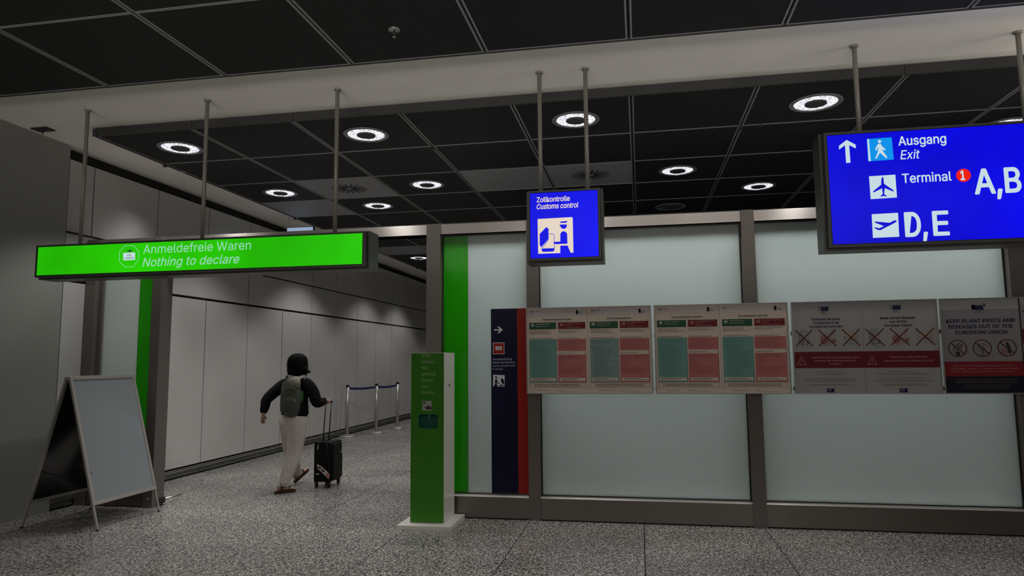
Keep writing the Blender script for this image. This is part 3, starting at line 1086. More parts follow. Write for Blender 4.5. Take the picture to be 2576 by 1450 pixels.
def customs_poster(x0, x1, z0, z1, label, title, uw, teal, seed, heads):
    s = sheet(x0, x1, z0, z1, label, 'paper_beige')
    s.rect('header_band', 'paper_head', 0.03, 0.02, 0.97, 0.085)
    s.disc('eagle_emblem', 'ink', 0.075, 0.036, 0.0085)
    s.line('eagle_emblem', 'ink', 0.064, 0.033, 0.086, 0.033, 0.006)
    s.rect('eagle_emblem', 'ink', 0.098, 0.03, 0.103, 0.078)
    s.fine('ink_soft', 0.11, 0.21, 0.031, 1, 0.01, 0.005, 0.0, seed=seed)
    s.add('customs_emblem', 'ink_blue', [(0.815, 0.022), (0.842, 0.028), (0.852, 0.026), (0.852, 0.072), (0.835, 0.078), (0.815, 0.07)])
    for k in range(5):
        s.disc('customs_emblem', 'paper_head', 0.822 + 0.006 * (k % 3), 0.034 + 0.008 * k, 0.0018, 3, 6)
    s.text('ZOLL', 0.862, 0.918, 0.062, 0.012, 'ink_blue', bold=0.02)
    s.rect('customs_emblem', 'ink_blue', 0.862, 0.068, 0.92, 0.0725)
    s.text(title, 0.5 - uw / 2, 0.5 + uw / 2, 0.142, 0.0205, 'ink', bold=0.026)
    s.rect('green_heading', 'poster_green', 0.035, 0.168, 0.485, 0.248)
    s.rect('red_heading', 'poster_red', 0.515, 0.168, 0.965, 0.248)
    # little octagon and square symbols
    for u in (0.092,):
        s.ring('heading_symbol', 'print_pale', u, 0.197, 0.021, 0.004, 2, 8)
        s.rect('heading_symbol', 'print_pale', u - 0.02, 0.188, u + 0.02, 0.204, 2)
    s.rect('heading_symbol', 'print_rose', 0.545, 0.18, 0.605, 0.183, 2); s.rect('heading_symbol', 'print_rose', 0.545, 0.214, 0.605, 0.217, 2)
    s.rect('heading_symbol', 'print_rose', 0.545, 0.18, 0.549, 0.217, 2); s.rect('heading_symbol', 'print_rose', 0.601, 0.18, 0.605, 0.217, 2)
    s.rect('heading_symbol', 'print_rose', 0.556, 0.191, 0.594, 0.207, 2)
    s.text('Anmeldefreie Waren', 0.145, 0.375, 0.193, 0.0125, 'print_pale', bold=0.01)
    s.text('Nothing to declare', 0.145, 0.35, 0.218, 0.0125, 'print_pale', bold=0.01)
    s.text('Anmeldepflichtige Waren', 0.63, 0.92, 0.190, 0.0125, 'print_rose', bold=0.01)
    s.text('Barmittel', 0.63, 0.74, 0.212, 0.0125, 'print_rose', bold=0.01)
    s.text('Goods/cash to declare', 0.63, 0.88, 0.237, 0.0125, 'print_rose', bold=0.01)
    s.fine('ink_soft', 0.045, 0.47, 0.262, 4, 0.012, 0.0045, 0.3, seed=seed)
    s.fine('ink_soft', 0.52, 0.95, 0.262, 3, 0.012, 0.0045, 0.4, seed=seed + 1)
    s.text(heads[0], 0.045, 0.42, 0.361, 0.011, 'ink', bold=0.015)
    s.text(heads[1], 0.515, 0.86, 0.361, 0.011, 'ink', bold=0.015)
    s.rect('green_panel', teal, 0.03, 0.368, 0.485, 0.872)
    s.rect('rose_panel', 'poster_rose', 0.505, 0.368, 0.965, 0.508)
    s.text(heads[2], 0.515, 0.78, 0.54, 0.011, 'ink', bold=0.015)
    s.rect('rose_panel', 'poster_rose', 0.505, 0.553, 0.965, 0.872)
    for a, b, dark in ((0.03, 0.485, 'ink_teal'), (0.505, 0.965, 'ink_rose')):
        s.rect('panel_edge', dark, a, 0.872, b + 0.004, 0.878); s.rect('panel_edge', dark, b - 0.002, 0.368, b + 0.005, 0.878)
    # lists
    for v, n, ind in ((0.385, 1, 0), (0.40, 3, .03), (0.45, 1, 0), (0.465, 5, .03), (0.53, 1, .04), (0.545, 5, .045), (0.61, 1, .03), (0.625, 4, .04), (0.68, 5, .045), (0.745, 1, .03), (0.76, 3, .04), (0.80, 1, .03)):
        s.fine('ink_teal', 0.045 + ind, 0.465, v, n, 0.0125, 0.0042, 0.55, seed=seed + n)
    for v in (0.40, 0.412, 0.465, 0.478, 0.502):
        s.disc('bullet', 'ink_teal', 0.055, v + 0.002, 0.004, 2, 8)
    s.fine('ink_rose', 0.54, 0.94, 0.382, 8, 0.0145, 0.0042, 0.45, seed=seed + 5)
    for v in (0.382, 0.397, 0.455):
        s.disc('bullet', 'ink_rose', 0.525, v + 0.002, 0.004, 2, 8)
    s.fine('ink_rose', 0.52, 0.94, 0.566, 3, 0.0135, 0.005, 0.15, seed=seed + 6)
    s.fine('ink_rose', 0.525, 0.70, 0.61, 6, 0.0135, 0.0042, 0.5, seed=seed + 7)
    s.fine('ink_rose', 0.52, 0.94, 0.70, 6, 0.0135, 0.0042, 0.2, seed=seed + 8)
    for a, b in ((0.045, 0.47), (0.53, 0.95)):
        s.rect('note_box', 'paper_beige', a, 0.826, b, 0.862, 2)
        s.fine('ink', a + 0.03, b - 0.03, 0.834, 2, 0.012, 0.0048, 0.4, 3, seed=seed)
    for q in ((0.03, 0.888, 0.965, 0.8905), (0.03, 0.938, 0.965, 0.9405), (0.03, 0.888, 0.034, 0.94), (0.961, 0.888, 0.965, 0.94)):
        s.rect('outline_box', 'ink_soft', *q)
    s.fine('ink', 0.08, 0.90, 0.90, 2, 0.018, 0.0065, 0.12, seed=seed, centre=True)
    s.fine('ink_soft', 0.14, 0.40, 0.971, 1, 0.01, 0.005, 0.05, seed=seed)
    s.fine('ink_soft', 0.48, 0.60, 0.973, 1, 0.01, 0.005, 0.05, seed=seed + 2)
    s.fine('ink_soft', 0.61, 0.70, 0.986, 1, 0.01, 0.004, 0.05, seed=seed + 3)
    s.fine('ink_soft', 0.74, 0.82, 0.986, 1, 0.01, 0.004, 0.05, seed=seed + 4)
    s.finish()


def span(px0, px1, pyt, pyb):
    a, b = P(px0, pyt, YPF), P(px1, pyt, YPF)
    return a[0], b[0]


fz0, fz1 = 1.276, 2.158
f1 = (P(1324, 880, YPF)[0], P(1641, 880, YPF)[0])
f2 = (P(1647, 880, YPF)[0], P(1987, 880, YPF)[0])
f3 = (P(1995, 880, YPF)[0], P(2366, 880, YPF)[0])
f4 = (P(2371, 880, YPF)[0], P(2371, 880, YPF)[0] + 1.29)
frame(*f1, fz0, fz1, 'aluminium poster frame next to the red strip, holding the French and Turkish posters')
frame(*f2, fz0, fz1, 'aluminium poster frame across the middle post, holding the English and German customs posters')
frame(*f3, fz0, fz1, 'aluminium poster frame with the two crumpled grey animal disease posters')
frame(*f4, fz0, fz1, 'aluminium poster frame with the plant pests poster, cut by the picture edge')
e = 0.010


def halves(f, cut=0.497):
    m = f[0] + (f[1] - f[0]) * cut
    return (f[0] + e, m - 0.001), (m + 0.001, f[1] - e)


(a0, a1), (b0, b1) = halves(f1)
customs_poster(a0, a1, fz0 + e, fz1 - e, 'customs poster titled Votre passage à la douane, with green and rose boxes', 'Votre passage à la douane', 0.47, 'poster_teal', 10,
               ('Sont exemptés de déclaration:', 'Dans tous les cas, il faut déclarer:', 'Obligation de déclaration'))
customs_poster(b0, b1, fz0 + e, fz1 - e, 'customs poster titled Gömrük aşamalarınız, with grey-green and rose boxes', 'Gömrük aşamalarınız', 0.385, 'poster_teal_pale', 20,
               ('Beyan yapılmaksızın geçirilebilen:', 'Her hâlükârda bildirilmesi gerekenler:', 'Nakit beyan yükümlülüğü'))
(a0, a1), (b0, b1) = halves(f2)
customs_poster(a0, a1, fz0 + e, fz1 - e, 'customs poster titled Your way through customs, with green and rose boxes', 'Your way through customs', 0.48, 'poster_teal', 30,
               ('The following goods need not be declared:', 'The following must always be declared:', 'Duty to declare cash/funds'))
customs_poster(b0, b1, fz0 + e, fz1 - e, 'customs poster titled Ihr Weg durch den Zoll, with blue-green and rose boxes', 'Ihr Weg durch den Zoll', 0.43, 'poster_teal', 40,
               ('Anmeldefrei sind:', 'Anzumelden sind in jedem Fall:', 'Anmeldepflicht von Barmitteln'))


def eu_flag(s, u, v, w=0.105, h=0.05):
    s.add('flag_shade', 'shade_grey', [(u - w * .95, v - h * .1), (u - w * .45, v - h * .1), (u - w * .45, v + h * 1.0), (u - w * .95, v + h * .95)], 1)
    s.add('flag_shade', 'shade_grey', [(u + w * .55, v - h * .55), (u + w * .62, v - h * .5), (u + w * .85, v + h * .35), (u + w * .55, v + h * .05)], 1)
    s.rect('flag', 'flag_blue', u - w / 2, v, u + w / 2, v + h, 2)
    a = (s.x1 - s.x0) / (s.z1 - s.z0)
    for k in range(12):
        t = 2 * math.pi * k / 12
        s.disc('flag_star', 'print_pale', u + 0.016 / a * math.cos(t), v + h / 2 + 0.016 * math.sin(t), 0.0018, 3, 5)
    s.fine('ink', u - w / 2, u + w * .2, v + h + 0.009, 2, 0.010, 0.004, 0.1, seed=3)
    s.rect('flag_line', 'ink', u - w / 2, v + h + 0.03, u + w / 2, v + h + 0.0325, 2)


def milk(s, u, v, k=1.0):
    T = lambda pts: [(u + x * k, v + y * k) for x, y in pts]
    s.add('milk_carton', 'paper_lilac', T([(-0.075, -0.055), (-0.015, -0.04), (-0.015, 0.075), (-0.07, 0.06)]), 2)
    edges = [((-0.045, -0.09), (0.03, -0.095)), ((-0.045, -0.09), (-0.045, -0.07)), ((0.03, -0.095), (0.035, -0.072)), ((-0.045, -0.07), (0.035, -0.072)),
             ((-0.045, -0.07), (-0.075, -0.04)), ((0.035, -0.072), (0.06, -0.03)), ((-0.045, -0.07), (-0.02, -0.035)), ((-0.075, -0.04), (-0.02, -0.035)), ((-0.02, -0.035), (0.06, -0.035)),
             ((-0.075, -0.04), (-0.07, 0.06)), ((-0.02, -0.035), (-0.018, 0.07)), ((0.06, -0.035), (0.062, 0.06)), ((-0.07, 0.06), (-0.018, 0.07)), ((-0.018, 0.07), (0.062, 0.06)),
             ((-0.02, 0.02), (-0.01, 0.10)), ((0.045, 0.02), (0.038, 0.10)), ((-0.01, 0.10), (0.038, 0.10)), ((-0.02, 0.04), (0.045, 0.04)), ((-0.02, 0.02), (0.045, 0.02)),
             ((0.045, 0.035), (0.065, 0.045)), ((0.065, 0.045), (0.04, 0.07))]
    for (a, b), (c, d) in edges:
        s.line('milk_drawing', 'ink', u + a * k, v + b * k, u + c * k, v + d * k, 0.0032, 3)


def meat(s, u, v):
    T = lambda pts: [(u + x, v + y) for x, y in pts]
    body = T([(-0.11, -0.01), (-0.09, -0.03), (-0.02, -0.045), (0.03, -0.052), (0.07, -0.085), (0.095, -0.085), (0.10, -0.065), (0.085, -0.055), (0.07, -0.035), (0.04, 0.0), (0.02, 0.06), (-0.01, 0.08), (-0.06, 0.07), (-0.10, 0.03)])
    for i in range(len(body)):
        a, b = body[i], body[(i + 1) % len(body)]
        s.line('ham_drawing', 'ink_rose', *a, *b, 0.0038, 3)
    s.disc('ham_drawing_fill', 'meat', u - 0.05, v + 0.02, 0.042, 2, 20)
    s.ring('ham_drawing', 'ink_rose', u - 0.05, v + 0.02, 0.044, 0.004, 3, 20)
    s.disc('ham_drawing_fill', 'meat', u + 0.085, v + 0.03, 0.022, 2, 14, 0.8)
    s.ring('ham_drawing', 'ink_rose', u + 0.085, v + 0.03, 0.024, 0.0035, 3, 16)


def cheese(s, u, v):
    top = [(u + 0.095 * math.cos(t * .3142), v - 0.025 + 0.032 * math.sin(t * .3142)) for t in range(20)]
    s.add('cheese_fill', 'cheese', top, 1)
    for pts in (top + top[:1], [(u - 0.095, v - 0.025), (u - 0.093, v + 0.03), (u - 0.05, v + 0.055), (u, v + 0.06)], [(u, v - 0.02), (u, v + 0.06)],
                [(u, v + 0.03), (u + 0.05, v + 0.01), (u + 0.1, v + 0.02), (u + 0.1, v + 0.05), (u + 0.04, v + 0.075), (u, v + 0.06)], [(u, v - 0.02), (u + 0.09, v - 0.01)]):
        for a, b in zip(pts[:-1], pts[1:]):
            s.line('cheese_drawing', 'ink_soft', *a, *b, 0.0028, 3)


def cross(s, u, v, w=0.125, h=0.092):
    s.line('red_cross#%g' % u, 'cross_red', u - w, v - h, u + w, v + h, 0.012, 4)
    s.line('red_cross#%g' % u, 'cross_red', u - w, v + h, u + w, v - h, 0.012, 5)


def animal_poster(x0, x1, label, title, red, foot, seed, wid):
    s = sheet(x0, x1, fz0 + e, fz1 - e, label, 'paper_grey')
    eu_flag(s, 0.475, 0.048)
    for k, (t, w) in enumerate(zip(title, wid)):
        s.text(t, 0.48 - w / 2, 0.48 + w / 2, 0.198 + k * 0.0415, 0.024, 'flag_blue', bold=0.028)
    milk(s, 0.155, 0.40); meat(s, 0.50, 0.40); cheese(s, 0.83, 0.40)
    for u in (0.155, 0.49, 0.83):
        cross(s, u, 0.395)
    s.rect('red_band', 'band_red', 0.0, 0.548, 1.0, 0.728)
    for a, b in (((0.035, 0.69), (0.10, 0.60)), ((0.10, 0.60), (0.165, 0.69)), ((0.035, 0.69), (0.165, 0.69))):
        s.line('warning_triangle', 'print_rose', *a, *b, 0.005, 3)
    s.line('warning_triangle', 'print_rose', 0.10, 0.63, 0.10, 0.665, 0.006, 3)
    s.disc('warning_triangle', 'print_rose', 0.10, 0.677, 0.004, 3, 8)
    for k, (t, w) in enumerate(red):
        s.text(t, 0.59 - w / 2, 0.59 + w / 2, 0.622 + k * (0.035 if len(red) == 3 else 0.040), 0.018, 'print_rose', bold=0.015)
    v = 0.775
    for t, w in foot:
        if t:
            s.text(t, 0.5 - w / 2, 0.5 + w / 2, v, 0.0125, 'ink_soft', bold=0.004)
        v += 0.0255
    s.fine('ink_soft', 0.22, 0.78, 0.905, 1, 0.012, 0.0042, 0.1, seed=seed, centre=True)
    s.fine('ink_soft', 0.18, 0.82, 0.917, 1, 0.012, 0.0042, 0.05, seed=seed, centre=True)
    s.rect('footer_logo', 'flag_blue', 0.44, 0.953, 0.55, 0.995)
    s.fine('print_pale', 0.45, 0.53, 0.962, 2, 0.012, 0.0035, 0.3, 3, seed=seed)
    s.finish()


(a0, a1), (b0, b1) = halves(f3, 0.492)
animal_poster(a0, a1, 'crumpled grey poster Schleppen Sie keine Tierseuchen in die Europäische Union ein, crossed-out food',
              ('Schleppen Sie keine', 'Tierseuchen in die', 'Europäische Union ein!'), (('Alle Reisenden sind verpflichtet, diese', 0.67), ('Produkte der amtlichen Kontrolle', 0.585), ('zu stellen.*', 0.19)),
              (('Erzeugnisse tierischen Ursprungs können', 0.46), ('Träger von Tierseuchenerregern sein.', 0.40), ('', 0), ('Erzeugnisse tierischen Ursprungs unterliegen bei der Einfuhr in die', 0.74), ('Europäische Union strengen Verfahren und Veterinärkontrollen.', 0.70)), 5, (0.41, 0.375, 0.47))
animal_poster(b0, b1, 'grey poster Keep animal diseases out of the European Union, with crossed-out milk, ham and cheese',
              ('Keep animal diseases', 'out of the', 'European Union!'), (('Travellers must surrender', 0.50), ('these products for official controls*', 0.68)),
              (('Products of animal origin may', 0.36), ('carry pathogens that cause infectious diseases in animals', 0.68), ('', 0), ('There are strict procedures and veterinary controls on', 0.61), ('the introduction of products of animal origin into the European Union.', 0.78)), 6, (0.47, 0.22, 0.36))

# plant pests poster and its neighbour
z7 = Z(1980, 740, 596 / 2576)
xm = f4[0] + e + 0.655
s = sheet(f4[0] + e, xm, fz0 + e, fz1 - e, 'lilac-grey poster Keep plant pests and diseases out of the European Union, three crossed circles', 'paper_lilac')
s.rect('pale_header', 'paper_grey', 0, 0, 1, 0.112)
eu_flag(s, 0.50, 0.068)
for k, (t, w) in enumerate((('KEEP PLANT PESTS AND', 0.88), ('DISEASES OUT OF THE', 0.82), ('EUROPEAN UNION', 0.66))):
    s.text(t, 0.5 - w / 2, 0.5 + w / 2, 0.252 + k * 0.062, 0.037, 'flag_blue', bold=0.024)
for u in (0.185, 0.50, 0.815):
    s.ring('prohibition_ring#%g' % u, 'cross_red', u, 0.527, 0.092, 0.010, 4, 40)
    s.line('prohibition_ring#%g' % u, 'cross_red', u - 0.088, 0.465, u + 0.088, 0.59, 0.010, 4)
rnd = random.Random(4)
s.add('plant_picture', 'ink', [(0.15, 0.565), (0.215, 0.565), (0.21, 0.605), (0.16, 0.605)], 2)
for u, mt, n, cy, sx in ((0.185, 'ink', 42, 0.515, 0.07), (0.50, 'ink_soft', 46, 0.515, 0.08)):
    for k in range(n):
        a, r = rnd.uniform(0, 6.28), math.sqrt(rnd.random())
        x, y = u + sx * r * math.cos(a), cy + 0.045 * r * math.sin(a)
        s.disc('plant_picture' if mt == 'ink' else 'bouquet_picture', mt, x, y, rnd.uniform(.004, .007), 2, 5, rnd.uniform(.5, 1))
s.rect('bouquet_picture', 'ink_soft', 0.485, 0.545, 0.515, 0.602, 2)
s.add('fruit_picture', 'ink', [(0.80, 0.475), (0.82, 0.46), (0.85, 0.50), (0.87, 0.56), (0.85, 0.59), (0.82, 0.58), (0.815, 0.53)], 2)
s.disc('fruit_picture_red', 'meat', 0.775, 0.565, 0.026, 2, 18)
s.rect('red_band', 'band_red_bright', 0, 0.668, 1, 0.825)
for k, (t, w) in enumerate((('You are NOT allowed to bring plants, fruit*,', 0.78), ('vegetables, flowers or seeds into the European', 0.86), ('Union without a phytosanitary certificate**.', 0.79))):
    s.text(t, 0.5 - w / 2, 0.5 + w / 2, 0.722 + k * 0.0305, 0.0165, 'print_rose', bold=0.006)
s.rect('black_block', 'band_black', 0, 0.825, 1, 1.0)
s.fine('ink_soft', 0.10, 0.93, 0.853, 3, 0.018, 0.005, 0.1, seed=9, centre=True)
s.fine('ink_soft', 0.18, 0.86, 0.915, 3, 0.017, 0.005, 0.2, seed=11, centre=True)
s.finish()
s = sheet(xm + 0.012, f4[1] - e, fz0 + e, fz1 - e, 'grey poster at the picture edge, only a sliver with a dark red band showing', 'paper_grey')
s.rect('lilac_field', 'paper_lilac', 0, 0.07, 1, 0.55)
s.rect('pale_header', 'paper_grey', 0, 0, 1, 0.07)
s.text('NE PAS', 0.03, 0.30, 0.15, 0.02, 'ink', bold=0.02)
s.ring('prohibition_ring', 'ink_soft', 0.14, 0.27, 0.05, 0.006, 3, 30)
s.rect('red_band', 'band_red', 0, 0.33, 1, 0.49, 2)
s.finish()

# ================================================================ NAVY AND RED STRIP ON THE GLASS
YG = YF + 0.088
yp = lambda x, y: P(x, y, YG)
st = thing('wayfinding_panel', 'tall navy strip with red edge, white arrow and customs symbols, stuck on the glass', 'sign', (-1.35, YG, 0.25))
X0, X1, X2 = yp(1236, 1000)[0], yp(1302.5, 1000)[0], -1.1505
zt, zb = yp(1270, 777)[2], 0.246
MB().box((X0, YG, zb), (X1, YG + 0.0015, zt)).build('navy_film', 'navy_film', st)
MB().box((X1, YG, zb), (X2, YG + 0.0015, zt)).build('red_film', 'red_film', st)
z5 = Z(1220, 760, 440 / 1276)
Y5 = YG - 0.0008
m = MB()
poly_px(m, [z5(*p) for p in [(66, 200), (108, 200), (90, 180), (101, 179), (130, 204), (103, 228), (91, 228), (108, 209), (66, 209)]], Y5)
m.build('arrow', 'film_white', st)
m = MB(); poly_px(m, [z5(*p) for p in [(58, 297), (141, 296), (142, 381), (59, 382)]], Y5); m.build('symbol_border', 'film_white', st)
m = MB(); poly_px(m, [z5(*p) for p in [(62, 301), (137, 300), (138, 377), (63, 378)]], Y5 - .0006); m.build('symbol_field', 'red_film', st)
m = MB(); poly_px(m, [z5(*p) for p in [(76, 325), (123, 324), (124, 352), (77, 353)]], Y5 - .0012); m.build('symbol_plate', 'film_white', st)
text_px(st, 'lettering', 'Zoll', z5(90, 337), z5(110, 337), 3, Y5 - .0018, 'navy_film', bold=0.01)
text_px(st, 'lettering', 'Customs', z5(80, 348), z5(120, 348), 3, Y5 - .0018, 'navy_film', bold=0.01)
for t, a, b, sh in (('Anmeldepflichtige', (56, 425), (198, 423), 0), ('Waren und Barmittel', (56, 449), (220, 447), 0), ('Goods and cash/funds', (56, 473), (222, 471), .2), ('to declare', (56, 497), (131, 496), .2)):
    text_px(st, 'lettering', t, z5(*a), z5(*b), 14 * .3448, Y5, 'print_navy_pale', bold=0.012 if not sh else 0.004, shear=sh)


def z5p(x, y):   # the blue sign's pictogram, flipped, mapped onto the small square
    return z5(58 + (x - 345) * (86 / 595), 531 + (y - 570) * (88 / 610))


customs_pictogram(st, z5p, Y5, 'film_white', 'navy_film', mirror=True)

# ================================================================ GREEN DISPENSER
mat('dispenser_white', (0.78, 0.76, 0.71), 0.3, noise=(3, 0.03))
mat('dispenser_green', (0.045, 0.24, 0.012), 0.28, spec=0.4, noise=(2, 0.06))
mat('dispenser_text', (0.34, 0.52, 0.27), 0.5)
mat('dispenser_niche', (0.01, 0.12, 0.085), 0.3)
mat('niche_rim', (0.05, 0.33, 0.12), 0.35)
mat('symbol_grey', (0.42, 0.44, 0.42), 0.5)
mat('symbol_dark', (0.03, 0.04, 0.035), 0.5)
K = thing('hand_sanitiser_dispenser', 'green and white hand sanitiser column on a square white base, Bitte bleiben Sie gesund', 'dispenser', (-2.09, 6.86, 0))
kx0, kx1, ky0, ky1, kz = -2.262, -1.918, 6.68, 7.075, 1.703
MB().box((-2.352, 6.555, 0.0), (-1.818, 7.118, 0.045), 0.004).build('base', 'dispenser_white', K)
# hollow for the niche in the front
nx0, nx1 = P(1051, 1040, ky0)[0], P(1102, 1040, ky0)[0]
nz0, nz1 = P(1076, 1080, ky0)[2], P(1076, 1041.5, ky0)[2]
c = MB()
c.box((kx0, ky0 + 0.10, 0.045), (kx1, ky1, kz))
c.box((kx0, ky0 + 0.004, 0.045), (nx0, ky0 + 0.10, kz)); c.box((nx1, ky0 + 0.004, 0.045), (kx1, ky0 + 0.10, kz))
c.box((nx0, ky0 + 0.004, 0.045), (nx1, ky0 + 0.10, nz0)); c.box((nx0, ky0 + 0.004, nz1), (nx1, ky0 + 0.10, kz))
c.build('column', 'dispenser_white', K)


def rrect(x0, x1, z0, z1, r, n=5):
    pts = []
    for cx, cz, a in ((x1 - r, z1 - r, 0), (x0 + r, z1 - r, 90), (x0 + r, z0 + r, 180), (x1 - r, z0 + r, 270)):
        for k in range(n + 1):
            t = math.radians(a + 90 * k / n)
            pts.append((cx + r * math.cos(t), cz + r * math.sin(t)))
    return pts


def plate_with_hole(m, x0, x1, z0, z1, hole, y0, y1):
    """front plate with a rounded hole: four side strips, four corner fans and the reveal"""
    n = len(hole)
    hx0, hx1 = min(p[0] for p in hole), max(p[0] for p in hole)
    hz0, hz1 = min(p[1] for p in hole), max(p[1] for p in hole)
    m.face([(x0, y0, z0), (x1, y0, z0), (x1, y0, hz0), (x0, y0, hz0)])
    m.face([(x0, y0, hz1), (x1, y0, hz1), (x1, y0, z1), (x0, y0, z1)])
    m.face([(x0, y0, hz0), (hx0, y0, hz0), (hx0, y0, hz1), (x0, y0, hz1)])
    m.face([(hx1, y0, hz0), (x1, y0, hz0), (x1, y0, hz1), (hx1, y0, hz1)])
    q = n // 4
    for c, (cx, cz) in enumerate(((hx1, hz1), (hx0, hz1), (hx0, hz0), (hx1, hz0))):
        for k in range(q - 1):
            a, b = hole[c * q + k], hole[c * q + k + 1]
            m.face([(cx, y0, cz), (b[0], y0, b[1]), (a[0], y0, a[1])])
    for i in range(n):
        d, c_ = hole[i], hole[(i + 1) % n]
        m.face([(d[0], y0, d[1]), (c_[0], y0, c_[1]), (c_[0], y1, c_[1]), (d[0], y1, d[1])])


front = MB()
hole = rrect(nx0, nx1, nz0, nz1, 0.028)
plate_with_hole(front, kx0 + 0.004, kx1 - 0.002, 0.05, kz - 0.006, hole, ky0, ky0 + 0.004)
front.build('front_panel', 'dispenser_green', K)
rm = MB()
inner = rrect(nx0 + 0.004, nx1 - 0.004, nz0 + 0.004, nz1 - 0.004, 0.025)
for i in range(len(hole)):
    j = (i + 1) % len(hole)
    a, b, c_, d = hole[i], hole[j], inner[j], inner[i]
    rm.face([(a[0], ky0 - 0.0015, a[1]), (b[0], ky0 - 0.0015, b[1]), (c_[0], ky0 + 0.002, c_[1]), (d[0], ky0 + 0.002, d[1])])
    rm.face([(d[0], ky0 + 0.002, d[1]), (c_[0], ky0 + 0.002, c_[1]), (c_[0], ky0 + 0.09, c_[1]), (d[0], ky0 + 0.09, d[1])])
rm.build('niche_rim', 'niche_rim', K)
MB().box((nx0, ky0 + 0.085, nz0), (nx1, ky0 + 0.0995, nz1)).build('niche', 'dispenser_niche', K)
MB().lathe([(0.012, 0), (0.012, -0.03), (0.007, -0.035), (0.007, -0.05)], ((nx0 + nx1) / 2, ky0 + 0.055, nz1 - 0.001), 14).build('nozzle', 'niche_rim', K)
YK = ky0 - 0.001
z4 = Z(1000, 860, 200 / 580)
for t, y, x0, x1, sh in (('Bitte', 113, 178, 240, 0), ('bleiben', 158, 177, 273, 0), ('Sie', 203, 177, 216, 0), ('gesund.', 247, 177, 280, 0), ('Please', 291, 173, 258, .2), ('stay', 336, 172, 227, .2), ('healthy.', 382, 172, 275, .2)):
    text_px(K, 'lettering', t, z4(x0, y), z4(x1, y), (24 if not sh else 23) * .3448, YK, 'dispenser_text', bold=0.01 if not sh else 0.0, shear=sh)
m = MB(); poly_px(m, [z4(*p) for p in [(182, 432), (249, 432), (249, 503), (182, 503)]], YK); m.build('symbol_plate', 'symbol_grey', K)
m = MB()
for q in ([(186, 442), (204, 442), (204, 448), (186, 448)], [(192, 436), (198, 436), (198, 455), (192, 455)],
          [(249, 478), (249, 494), (225, 496), (208, 493), (203, 488), (199, 484), (201, 480), (199, 474), (212, 476), (222, 472), (214, 466), (218, 463), (232, 470), (240, 475)]):
    poly_px(m, [z4(*p) for p in q], YK - 0.0008)
m.build('hand_symbol', 'symbol_dark', K)
lk = MB().box((kx1, 6.86, 1.36), (kx1 + 0.002, 6.90, 1.385)); lk.build('lock_plate', 'sign_case', K)

# ================================================================ A-FRAME BOARD
mat('board_sheet', (0.26, 0.285, 0.305), 0.28, spec=0.5)
mat('board_back', (0.006, 0.006, 0.006), 0.16, spec=0.6)
mat('board_alu', (0.52, 0.49, 0.465), 0.35, 0.55)
mat('rubber', (0.012, 0.012, 0.012), 0.7)
AF = thing('pavement_board', 'empty grey A-frame poster board with aluminium frame, standing by the plain wall', 'board', (-5.67, 6.53, 0))
ya, yb = 6.078, 6.985
apex_x, apex_z = -5.645, 1.492


def leaf(foot_x, back):
    """one panel of the board, leaning from the foot up to the apex"""
    d = Vector((apex_x - foot_x + (-0.035 if back else 0), 0, apex_z)); L = d.length; d.normalize()
    n = Vector((0, -1, 0)).cross(d); n.normalize()
    if back:
        n = -n if n.x > 0 else n
    else:
        n = n if n.x > 0 else -n
    base = Vector((foot_x, 0, 0))

    def bar(s0, s1, y0, y1, t0, t1, nm, mt, bev=0.0):
        m = MB().box((s0, y0, t0), (s1, y1, t1), bev)
        m.v = [tuple(base + d * v[0] + Vector((0, v[1], 0)) + n * v[2]) for v in m.v]
        return fix_normals(m.build(nm, mt, AF))
    w = 0.034
    s_lo = 0.245
    for y0, y1 in ((ya, ya + w), (yb - w, yb)):
        bar(s_lo, L, y0, y1, -0.012, 0.012, 'side_bar', 'board_alu', 0.004)
    bar(L - w, L + 0.004, ya + w, yb - w, -0.012, 0.014, 'top_bar', 'board_alu', 0.004)
    bar(s_lo, s_lo + w, ya + w * .7, yb - w * .7, -0.012, 0.014, 'bottom_bar', 'board_alu', 0.004)
    bar(s_lo + w * .5, L - w * .5, ya + w * .5, yb - w * .5, -0.004, 0.004, 'poster_sheet', 'board_sheet')
    bar(s_lo + w * .5, L - w * .5, ya + w * .5, yb - w * .5, -0.009, -0.0045, 'back_sheet', 'board_back')
    for y0 in (ya + 0.004, yb - 0.024):
        lg = bar(0.012, s_lo + 0.05, y0, y0 + 0.02, -0.011, 0.006, 'leg', 'board_alu')
        bar(0.0, 0.014, y0 - 0.001, y0 + 0.021, -0.012, 0.007, 'rubber_foot', 'rubber')


leaf(-5.235, False)
leaf(-6.105, True)
for y in (ya + 0.01, yb - 0.03):
    MB().box((apex_x - 0.05, y, apex_z - 0.035), (apex_x + 0.012, y + 0.02, apex_z - 0.008), 0.004).build('hinge', 'board_alu', AF)
MB().tube([(-5.37, ya + 0.05, 0.55), (-5.67, ya + 0.05, 0.50), (-5.97, ya + 0.05, 0.55)], 0.004, 6).build('stay', 'rubber', AF)

# floor-level latch on the steel post
D = thing('door_holder', 'low steel bar fitting at the foot of the steel post behind the A-frame board', 'door holder', (-5.5, 7.4, 0))
MB().box((-5.449, 7.20, 0.01), (-5.425, 7.32, 0.09), 0.004).build('housing', 'sign_case_dark', D)
MB().tube([(-5.44, 7.33, 0.06), (-5.47, 7.66, 0.05)], 0.012, 10).build('bar', 'rail_metal', D)
MB().lathe([(0.018, 0), (0.018, 0.02), (0.012, 0.024)], (-5.43, 7.30, 0.0), 14).build('floor_socket', 'rail_metal', D)
MB().lathe([(0.013, 0), (0.011, -0.02)], (-5.50, 7.124, 0.10), 12, axis='y').build('knob', 'rail_metal', D)

